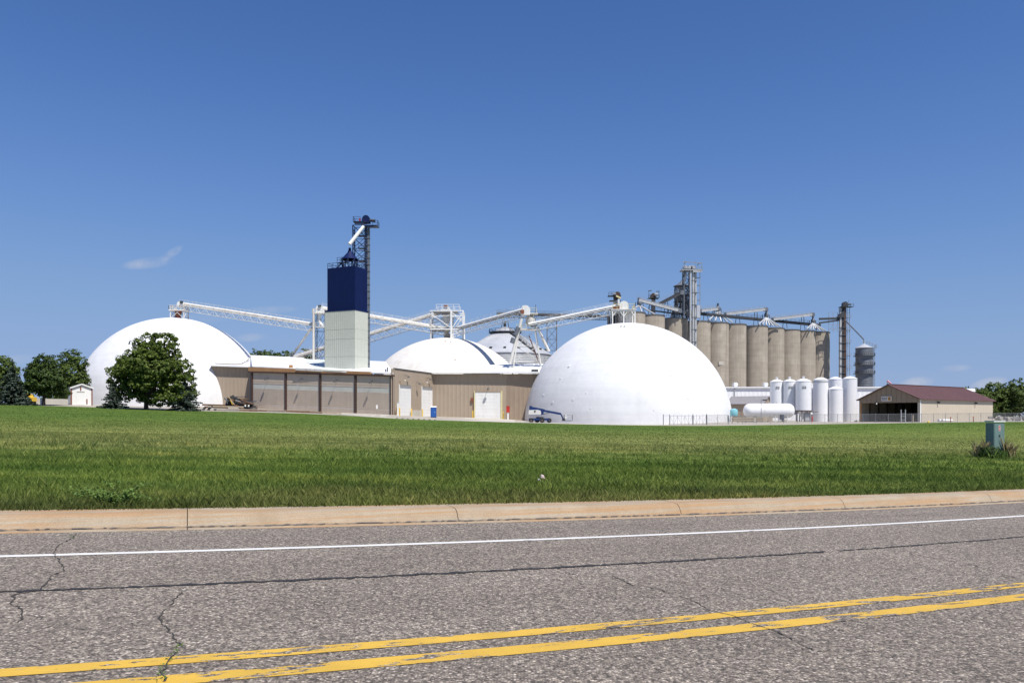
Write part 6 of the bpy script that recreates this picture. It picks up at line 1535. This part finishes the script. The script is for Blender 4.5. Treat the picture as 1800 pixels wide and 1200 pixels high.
for k in range(7): obj('block', G().box(c + Vector((rs.uniform(-1.4, 1.4), rs.uniform(-.4, .4), .15 + .3 * (k % 3))), (.5, .3, .3), rs.uniform(-.3, .3)), M['rock'] if k == 2 else M['steel_dark'], t)
# bright concrete apron strips before the bays and a kerb of parking stops
ap = thing('concrete_apron', None, None, (0, 0, 0)); ap['kind'] = 'structure'
def ground_strip(pxs, Y0, Y1, dz):
    g = G()
    for i, (px, y0, y1) in enumerate(zip(pxs, Y0, Y1)): g.v += [tuple(gp(px, y0, dz)), tuple(gp(px, y1, dz))]
    g.f += [(2 * i, 2 * i + 2, 2 * i + 3, 2 * i + 1) for i in range(len(pxs) - 1)]
    return g
px_ = list(np.linspace(590, 905, 22)); obj('apron_slab', ground_strip(px_, [151.5] * 22, list(np.interp(px_, [590, 690, 761, 905], [166, 163.5, 186, 186])), .03), M['pad'], ap)
px_ = list(np.linspace(905, 1175, 14)); obj('apron_slab', ground_strip(px_, [154.5] * 14, [164.5] * 14, .03), M['pad'], ap)
for k in range(8):
    c = gp(698 + k * 9.5, 150.9); solo('edge_stone', G().box(c + UP * .05, (.34, .22, .16), k * .7), M['dirt'], ['leftmost', 'second', 'third', 'fourth', 'fifth', 'sixth', 'seventh', 'rightmost'][k] + (' of' if k in (0, 7) else ' from left of') + ' the small dark stones along the concrete edge', 'stone', c, 'stones along the concrete edge')

# ================================================================== trees
def leaf_quads(centers, normals, size, r, jitter=.5):
    n = len(centers); a = r.normal(size=(n, 3)); nn = normals + r.normal(size=(n, 3)) * jitter; nn /= np.linalg.norm(nn, axis=1)[:, None] + 1e-9
    u = np.cross(nn, a); u /= np.linalg.norm(u, axis=1)[:, None] + 1e-9; w = np.cross(nn, u)
    s = (size * r.uniform(.55, 1.3, n))[:, None]
    v = np.empty((n, 4, 3)); v[:, 0] = centers - u * s; v[:, 1] = centers - w * s * .55; v[:, 2] = centers + u * s; v[:, 3] = centers + w * s * .55 + nn * s * .25
    return v
def crown_mesh(name, v, m, org):
    n = len(v); me = bpy.data.meshes.new(name); v = v - np.array(org)
    me.vertices.add(n * 4); me.vertices.foreach_set('co', v.reshape(-1).astype(np.float32))
    me.loops.add(n * 4); me.loops.foreach_set('vertex_index', np.arange(n * 4, dtype=np.int32))
    me.polygons.add(n); me.polygons.foreach_set('loop_start', (np.arange(n) * 4).astype(np.int32))
    me.materials.append(m); me.update(calc_edges=True); return me
def add_crown(t, v, m, name='crown'):
    o = bpy.data.objects.new(name, crown_mesh(name, v, m, ORG[t.name])); COL.objects.link(o); o.parent = t; return o
def leaf_tree(label, base, h, lobes, m, seed, clumps=230, leaf=.30, per=26, trunk=.3, name='leafy_tree', group=None, trunk_h=.28, open_=.9):
    """lobes: (dx, dz as fraction of height, rx, rz in metres)"""
    r = np.random.default_rng(seed); t = thing(name, label, 'tree', base, group); base = Vector(base)
    g = G(); top = base + UP * (h * trunk_h); g.path([base - UP * .3, base + UP * .3, top, base + Vector((.1, 0, h * .6))], [trunk * 1.5, trunk, trunk * .8, trunk * .3], 9)
    cs, ns = [], []
    lob = []
    for (dx, dz, rx, rz) in lobes: lob.append((np.array([base.x + dx, base.y + r.uniform(-.25, .25) * rx, base.z + dz * h]), rx, rz))
    wts = np.array([rx * rx * rz for _, rx, rz in lob]); wts /= wts.sum()
    for (c, rx, rz) in lob:
        e = Vector(c) + Vector((0, 0, -rz * .2)); g.path([top + UP * r.uniform(-.4, .6), top.lerp(e, .55) + UP * .3, e], [trunk * .45, trunk * .3, .05], 6)
    for k in range(clumps):
        c, rx, rz = lob[r.choice(len(lob), p=wts)]
        d = r.normal(size=3); d /= np.linalg.norm(d); rad = r.uniform(.45, 1.0) ** .5
        cc = c + d * np.array([rx, rx, rz]) * rad; cr = leaf * r.uniform(1.4, 3.0)
        q = r.normal(size=(per, 3)); q /= np.linalg.norm(q, axis=1)[:, None]; rr_ = r.uniform(.35, 1, per)[:, None]
        cs.append(cc + q * rr_ * cr * np.array([1.15, 1.15, .8])); ns.append(q * .7 + d * .5 + np.array([0, 0, .45]))
    v = leaf_quads(np.concatenate(cs), np.concatenate(ns), leaf, r)
    obj('trunk', g, M['bark'], t); add_crown(t, v, m)
    return t
def spruce(label, base, h, w, seed, name='blue_spruce', m=None, dens=1.0):
    r = np.random.default_rng(seed); base = Vector(base); t = thing(name, label, 'tree', base)
    obj('trunk', G().path([base - UP * .2, base + UP * h * .98], [.16, .02], 8), M['bark'], t)
    cs, ns = [], []; layers = int(h / .42)
    for i in range(layers):
        f = i / layers; z = .25 + f * (h - .3); R = w * (1 - f) ** .85 * r.uniform(.85, 1.12) + .06; nb = max(5, int(13 * (1 - f * .6) * dens))
        for b in range(nb):
            a = r.uniform(0, 2 * PI); L = R * r.uniform(.7, 1.12); n = max(4, int(L / .13 * 2.4))
            s = r.uniform(.12, 1, n) * L; droop = -.22 * s + .10 * (s / max(L, .1)) ** 2 * L * .9
            side = r.normal(0, .12, n) * (1.2 - s / L) - 0
            p = np.stack([base.x + np.cos(a) * s - np.sin(a) * side, base.y + np.sin(a) * s + np.cos(a) * side, base.z + z + droop + r.normal(0, .05, n)], 1)
            cs.append(p); ns.append(np.stack([np.cos(a) * np.ones(n) * .6, np.sin(a) * np.ones(n) * .6, np.ones(n) * .8], 1))
    v = leaf_quads(np.concatenate(cs), np.concatenate(ns), .21, r, .8); add_crown(t, v, m or M['spruce'], 'needles')
    return t
# the big round tree before the left dome
mb = gp(257, 148)
leaf_tree('round dark green leafy tree in front of the left dome', mb, 14.9, [(3.2, .84, 2.5, 2.2), (1.0, .86, 1.9, 1.6), (-.9, .77, 2.2, 1.8), (4.2, .69, 2.9, 2.2), (1.2, .68, 3.6, 2.6), (-3.0, .62, 2.6, 2.0), (5.6, .5, 3.2, 2.4), (1.8, .48, 4.8, 3.0), (-3.6, .46, 3.6, 2.4), (-5.0, .34, 2.4, 1.7), (6.4, .32, 3.1, 2.0), (1.0, .30, 5.4, 2.2), (-3.4, .24, 3.2, 1.5), (5.4, .18, 3.6, 1.6), (7.2, .2, 2.2, 1.3), (-4.6, .2, 2.4, 1.3), (-2.2, .16, 2.6, 1.0), (2.8, .13, 3.2, 1.2), (-5.6, .42, 1.9, 1.6), (0, .55, 5.0, 3.0)], M['leaf'], 21, 1500, .25, 28, .42, trunk_h=.16)
spruce('small spruce left of the big round tree', gp(199, 146), 4.8, 2.5, 31, dens=1.6)
spruce('bluish spruce at the right foot of the big round tree', gp(324, 147), 5.6, 3.5, 32, dens=2.0)
spruce('tall blue spruce at the left edge of the picture', gp(21, 150), 7.6, 4.0, 33, dens=1.8)
spruce('low spruce tucked beside the tall blue spruce', gp(42, 149), 2.6, 2.0, 37, dens=1.6)
leaf_tree('dark round headed tree left of the white shed', gp(77, 153), 9.8, [(.0, .82, 2.1, 1.7), (-.4, .62, 3.2, 2.2), (.9, .45, 3.5, 2.0), (-1.0, .35, 2.9, 1.6), (1.6, .26, 2.8, 1.1)], M['leaf_dark'], 41, 480, .26, 26, .3, trunk_h=.22)
leaf_tree('taller loose tree behind the shed beside the left dome', gp(126, 185), 13.6, [(.2, .86, 1.7, 1.6), (-1.3, .76, 1.9, 1.8), (1.6, .72, 1.6, 1.6), (.0, .55, 2.8, 2.3), (1.6, .42, 2.6, 2.0), (-1.6, .36, 3.0, 2.2), (.6, .2, 3.2, 1.6)], M['leaf_far'], 42, 420, .3, 24, .25)
leaf_tree('green tree cut off by the left edge of the picture', gp(3, 172), 10.2, [(-.5, .8, 2.6, 2.0), (1.6, .68, 2.2, 1.9), (-2, .55, 3.2, 2.4), (.8, .38, 3.2, 2.2)], M['leaf_far'], 43, 400, .3, 24, .28)
leaf_tree('tree at far left beyond the blue spruce', gp(-70, 180), 10, [(0, .75, 3, 2.4), (-2, .5, 3.4, 2.6), (2, .45, 3.2, 2.4)], M['leaf_far'], 44, 180, .34, 22, .3)
# trees on the skyline behind the left wing
for k, (px, py, w, lab) in enumerate(((449, 614, 6, 'skyline tree at the left end of the row behind the white roof'), (464, 617, 7, 'second skyline tree from the left behind the white roof'), (478, 616, 8, 'skyline tree in the middle behind the white roof'), (494, 614.5, 8, 'tallest skyline tree behind the white roof'), (507, 617, 6, 'skyline tree at the right end of the row behind the white roof'), (538, 612, 6, 'skyline tree seen between the stand and the raker'))):
    Y = 330 + 4 * k; b = gp(px, Y); h = yz(py, Y) - b.z
    leaf_tree(lab, b, h, [(0, .9, w * .42, h * .1), (-w * .3, .84, w * .36, h * .09), (w * .3, .85, w * .36, h * .09), (0, .75, w * .55, h * .13), (0, .55, w * .6, h * .2)], M['leaf_far'], 60 + k, 130, .5, 18, .4, group='trees behind the white roof', trunk_h=.4)
# right-hand trees
for k, (px, py, Y, w, lab) in enumerate(((1728, 680, 230, 3.4, 'small tree at the left end of the right hand group'), (1748, 672, 236, 4.6, 'middle sized tree in the right hand group behind the barn'), (1770, 668, 240, 5.2, 'broad tree in the right hand group'), (1792, 664.5, 236, 5.6, 'tallest tree at the right edge of the picture'), (1830, 667, 238, 5.6, 'tree just beyond the right edge group'))):
    b = gp(px, Y); h = yz(py, Y) - b.z
    leaf_tree(lab, b, h, [(0, .84, w * .5, h * .14), (-w * .45, .68, w * .5, h * .16), (w * .45, .68, w * .5, h * .16), (0, .52, w * .8, h * .22), (-w * .4, .3, w * .6, h * .16), (w * .4, .3, w * .6, h * .16), (0, .16, w * .7, h * .1)], M['leaf_far'], 80 + k, 230, .34, 24, .25, group='trees at the right behind the barn', trunk_h=.2)
# distant woods
def woods(name, label, px0, px1, Y, py, n, seed, m):
    r = np.random.default_rng(seed); cs, ns = [], []
    for k in range(n):
        px = r.uniform(px0, px1); y = Y + r.uniform(-30, 30); x = (px - 900) / FPX * y; z0 = gz(x, min(y, 280)) - 1; hh = max(2.5, (yz(py, y) - z0) * r.uniform(.75, 1.08))
        q = r.normal(size=(40, 3)); q /= np.linalg.norm(q, axis=1)[:, None]; R = hh * .42
        cs.append(np.array([x, y, z0 + hh * .58]) + q * np.array([R * 1.1, R * 1.1, hh * .42]) * r.uniform(.7, 1, 40)[:, None]); ns.append(q)
    v = leaf_quads(np.concatenate(cs), np.concatenate(ns), 1.3, r); me = crown_mesh(name, v, m, (0, 0, 0)); o = bpy.data.objects.new(name, me); COL.objects.link(o); tag(o, label, 'woods', kind='stuff'); return o
woods('distant_woods', 'thin line of distant woods above the maroon roof', 1535, 1720, 620, 682.5, 130, 5, M['leaf_far'])
woods('distant_woods', 'distant woods beyond the right hand trees', 1720, 2500, 560, 690, 150, 6, M['leaf_far'])
woods('distant_woods', 'distant woods beyond the left hand trees', -900, 150, 560, 672, 150, 8, M['leaf_far'])
# stored white goods beyond the fence at the right
for k, (px, lab) in enumerate(((1763, 'grey rubble pile beyond the fence right of the barn'), (1790, 'second grey rubble pile beyond the fence at the right edge'))):
    c = gp(px, 176 + 3 * k); t = thing('rubble_pile', lab, 'rubble', c)
    for j in range(16): obj('stone', G().box(c + Vector((rs.gauss(0, 1.5), rs.gauss(0, .8), max(.1, .8 - abs(rs.gauss(0, .6))))), (rs.uniform(.5, 1.1), rs.uniform(.5, 1), rs.uniform(.3, .7)), rs.uniform(0, 3)), M['rock'], t)

# ================================================================== green pedestal and plants
PY_ = 35.0
c = gp(1749, PY_); hh = yz(739, PY_) - c.z; rz = math.radians(14)
t = thing('utility_pedestal', 'grey green utility pedestal with pale lid and red label', 'utility box', c)
obj('cabinet', G().box(c + UP * ((hh - .08) / 2 - .05), (.56, .44, hh - .02), rz), M['ped_green'], t)
obj('lid', G().box(c + UP * (hh - .03), (.62, .50, .07), rz), M['ped_top'], t)
Rz = Matrix.Rotation(rz, 3, 'Z'); f_ = Rz @ Vector((0, -1, 0)); s_ = Rz @ Vector((1, 0, 0))
dr = obj('door', G().box(c + f_ * .222 + UP * (hh * .52), (.48, .02, hh * .8), rz), M['ped_green'], t)
obj('hasp', G().box(c + f_ * .24 + s_ * .0 + UP * (hh * .60), (.05, .03, .07), rz), M['steel_dark'], dr)
lb_ = obj('warning_label', G().box(c + f_ * .236 + UP * (hh * .80), (.10, .008, .24), rz), M['sticker'], dr)
for dz, w_, h_ in ((.085, .085, .03), (.035, .06, .05), (-.02, .085, .025), (-.075, .085, .04)): obj('label_print', G().box(c + f_ * .241 + UP * (hh * .80 + dz), (w_, .006, h_), rz), M['sticker_red'], lb_)
def bush(label, base, rx, rz_, m, seed, n=1400, leaf=.05, name='bush'):
    r = np.random.default_rng(seed); t = thing(name, label, 'bush', base); b = np.array(base); g = G()
    for k in range(9): a = r.uniform(0, 6.28); g.tube(Vector(base), Vector(base) + Vector((math.cos(a) * rx * .7, math.sin(a) * rx * .7, rz_ * r.uniform(.8, 1.6))), .012, 5, .004)
    obj('stems', g, M['bark'], t); d = r.normal(size=(n, 3)); d /= np.linalg.norm(d, axis=1)[:, None]
    p = b + np.array([0, 0, rz_ * .8]) + d * np.array([rx, rx, rz_]) * (r.uniform(.3, 1, n) ** .5)[:, None] * r.uniform(.75, 1.15, n)[:, None]; p[:, 2] = np.maximum(p[:, 2], b[2] + .02)
    add_crown(t, leaf_quads(p, d + np.array([0, 0, .4]), leaf, r), m, 'leaves'); return t
bush('dark green bush growing at the foot of the pedestal', gp(1740, 34.2), .42, .30, M['bush'], 3, 1500, .055)
bush('smaller green bush right of the pedestal', gp(1757, 34.6), .26, .2, M['weed'], 4, 500, .045)
def stalks(label, base, spread, h, n, m, seed, w=.012, name='weed_clump', cat='weeds', heads=True):
    r = np.random.default_rng(seed); x = base[0] + r.normal(0, spread, n); y = base[1] + r.normal(0, spread * .6, n); v = blades(x, y, h * .5, h, w, seed); o = blade_mesh(name, [v - np.array(base)], m); o.location = base; return tag(o, label, cat)
stalks('tall dry grass stalks left of the pedestal bush', gp(1722, 34.5), .16, .62, 80, M['dry_weed'], 51)
stalks('tall dry grass stalks right of the pedestal', gp(1770, 34.8), .15, .7, 85, M['dry_weed'], 52)
stalks('green grass tuft between the bush and the pedestal base', gp(1750, 34.0), .3, .32, 200, M['weed'], 53)
# leafy weed spilling over the kerb
kb = road_px(205, 889, .16); kb.z = gz(kb.x, kb.y)
r = np.random.default_rng(9); t = thing('kerb_weed', 'sprawling leafy weed spilling over the kerb', 'weed', kb); g = G(); lv_, ln_ = [], []
for k in range(26):
    a = r.uniform(0, 2 * PI); L = r.uniform(.2, .62); b = kb + Vector((math.cos(a) * L * 1.2, math.sin(a) * L * .45, r.uniform(.04, .34))); g.path([kb + UP * .02, kb.lerp(b, .5) + UP * .08, b], [.007, .005, .002], 5)
    for j in range(22):
        f = r.uniform(.15, 1); q = kb.lerp(b, f) + UP * (.06 * math.sin(f * 3)); lv_.append([q.x + r.normal(0, .03), q.y + r.normal(0, .03), q.z + r.normal(0, .015)]); ln_.append([r.normal() * .4, -.3, 1])
obj('stems', g, M['weed'], t); add_crown(t, leaf_quads(np.array(lv_), np.array(ln_), .026, r), M['weed'], 'leaves')
# weeds in the road crack
for k, (pts_, lab) in enumerate((([(314, 1140), (308, 1150), (300, 1158)], 'green weeds in the road crack above the lower yellow line'), ([(290, 1175), (284, 1184), (290, 1194)], 'green weeds in the road crack below the upper yellow line'), ([(128, 942), (126, 946)], 'tiny weeds in the road crack near the kerb'))):
    r = np.random.default_rng(70 + k); cs, ns = [], []
    base = road_px(*pts_[0])
    for (px, py) in pts_:
        q = road_px(px, py)
        for j in range(13): cs.append([q.x + r.normal(0, .022), q.y + r.normal(0, .03), q.z + abs(r.normal(0, .014)) + .006]); ns.append([r.normal() * .5, r.normal() * .5, 1])
    t = thing('crack_weed', lab, 'weed', base); add_crown(t, leaf_quads(np.array(cs), np.array(ns), .008, r), M['weed'], 'leaves')
# scrap of paper on the verge
q = road_px(953, 857, .2); q = gp(953, 16.6); r = np.random.default_rng(12)
g = G(); bm = bmesh.new(); bmesh.ops.create_icosphere(bm, subdivisions=2, radius=.05)
for v_ in bm.verts: v_.co *= 1 + r.normal(0, .22)
g.v = [tuple(v_.co + q + UP * .1) for v_ in bm.verts]; g.f = [tuple(x.index for x in f.verts) for f in bm.faces]; bm.free()
t = thing('litter', 'crumpled pinkish paper cup lying in the grass', 'litter', q); obj('wrapper', g, M['bag'], t, False); obj('lid', G().box(q + Vector((-.07, -.06, .05)), (.07, .02, .05), .5), M['white_plastic'], t)
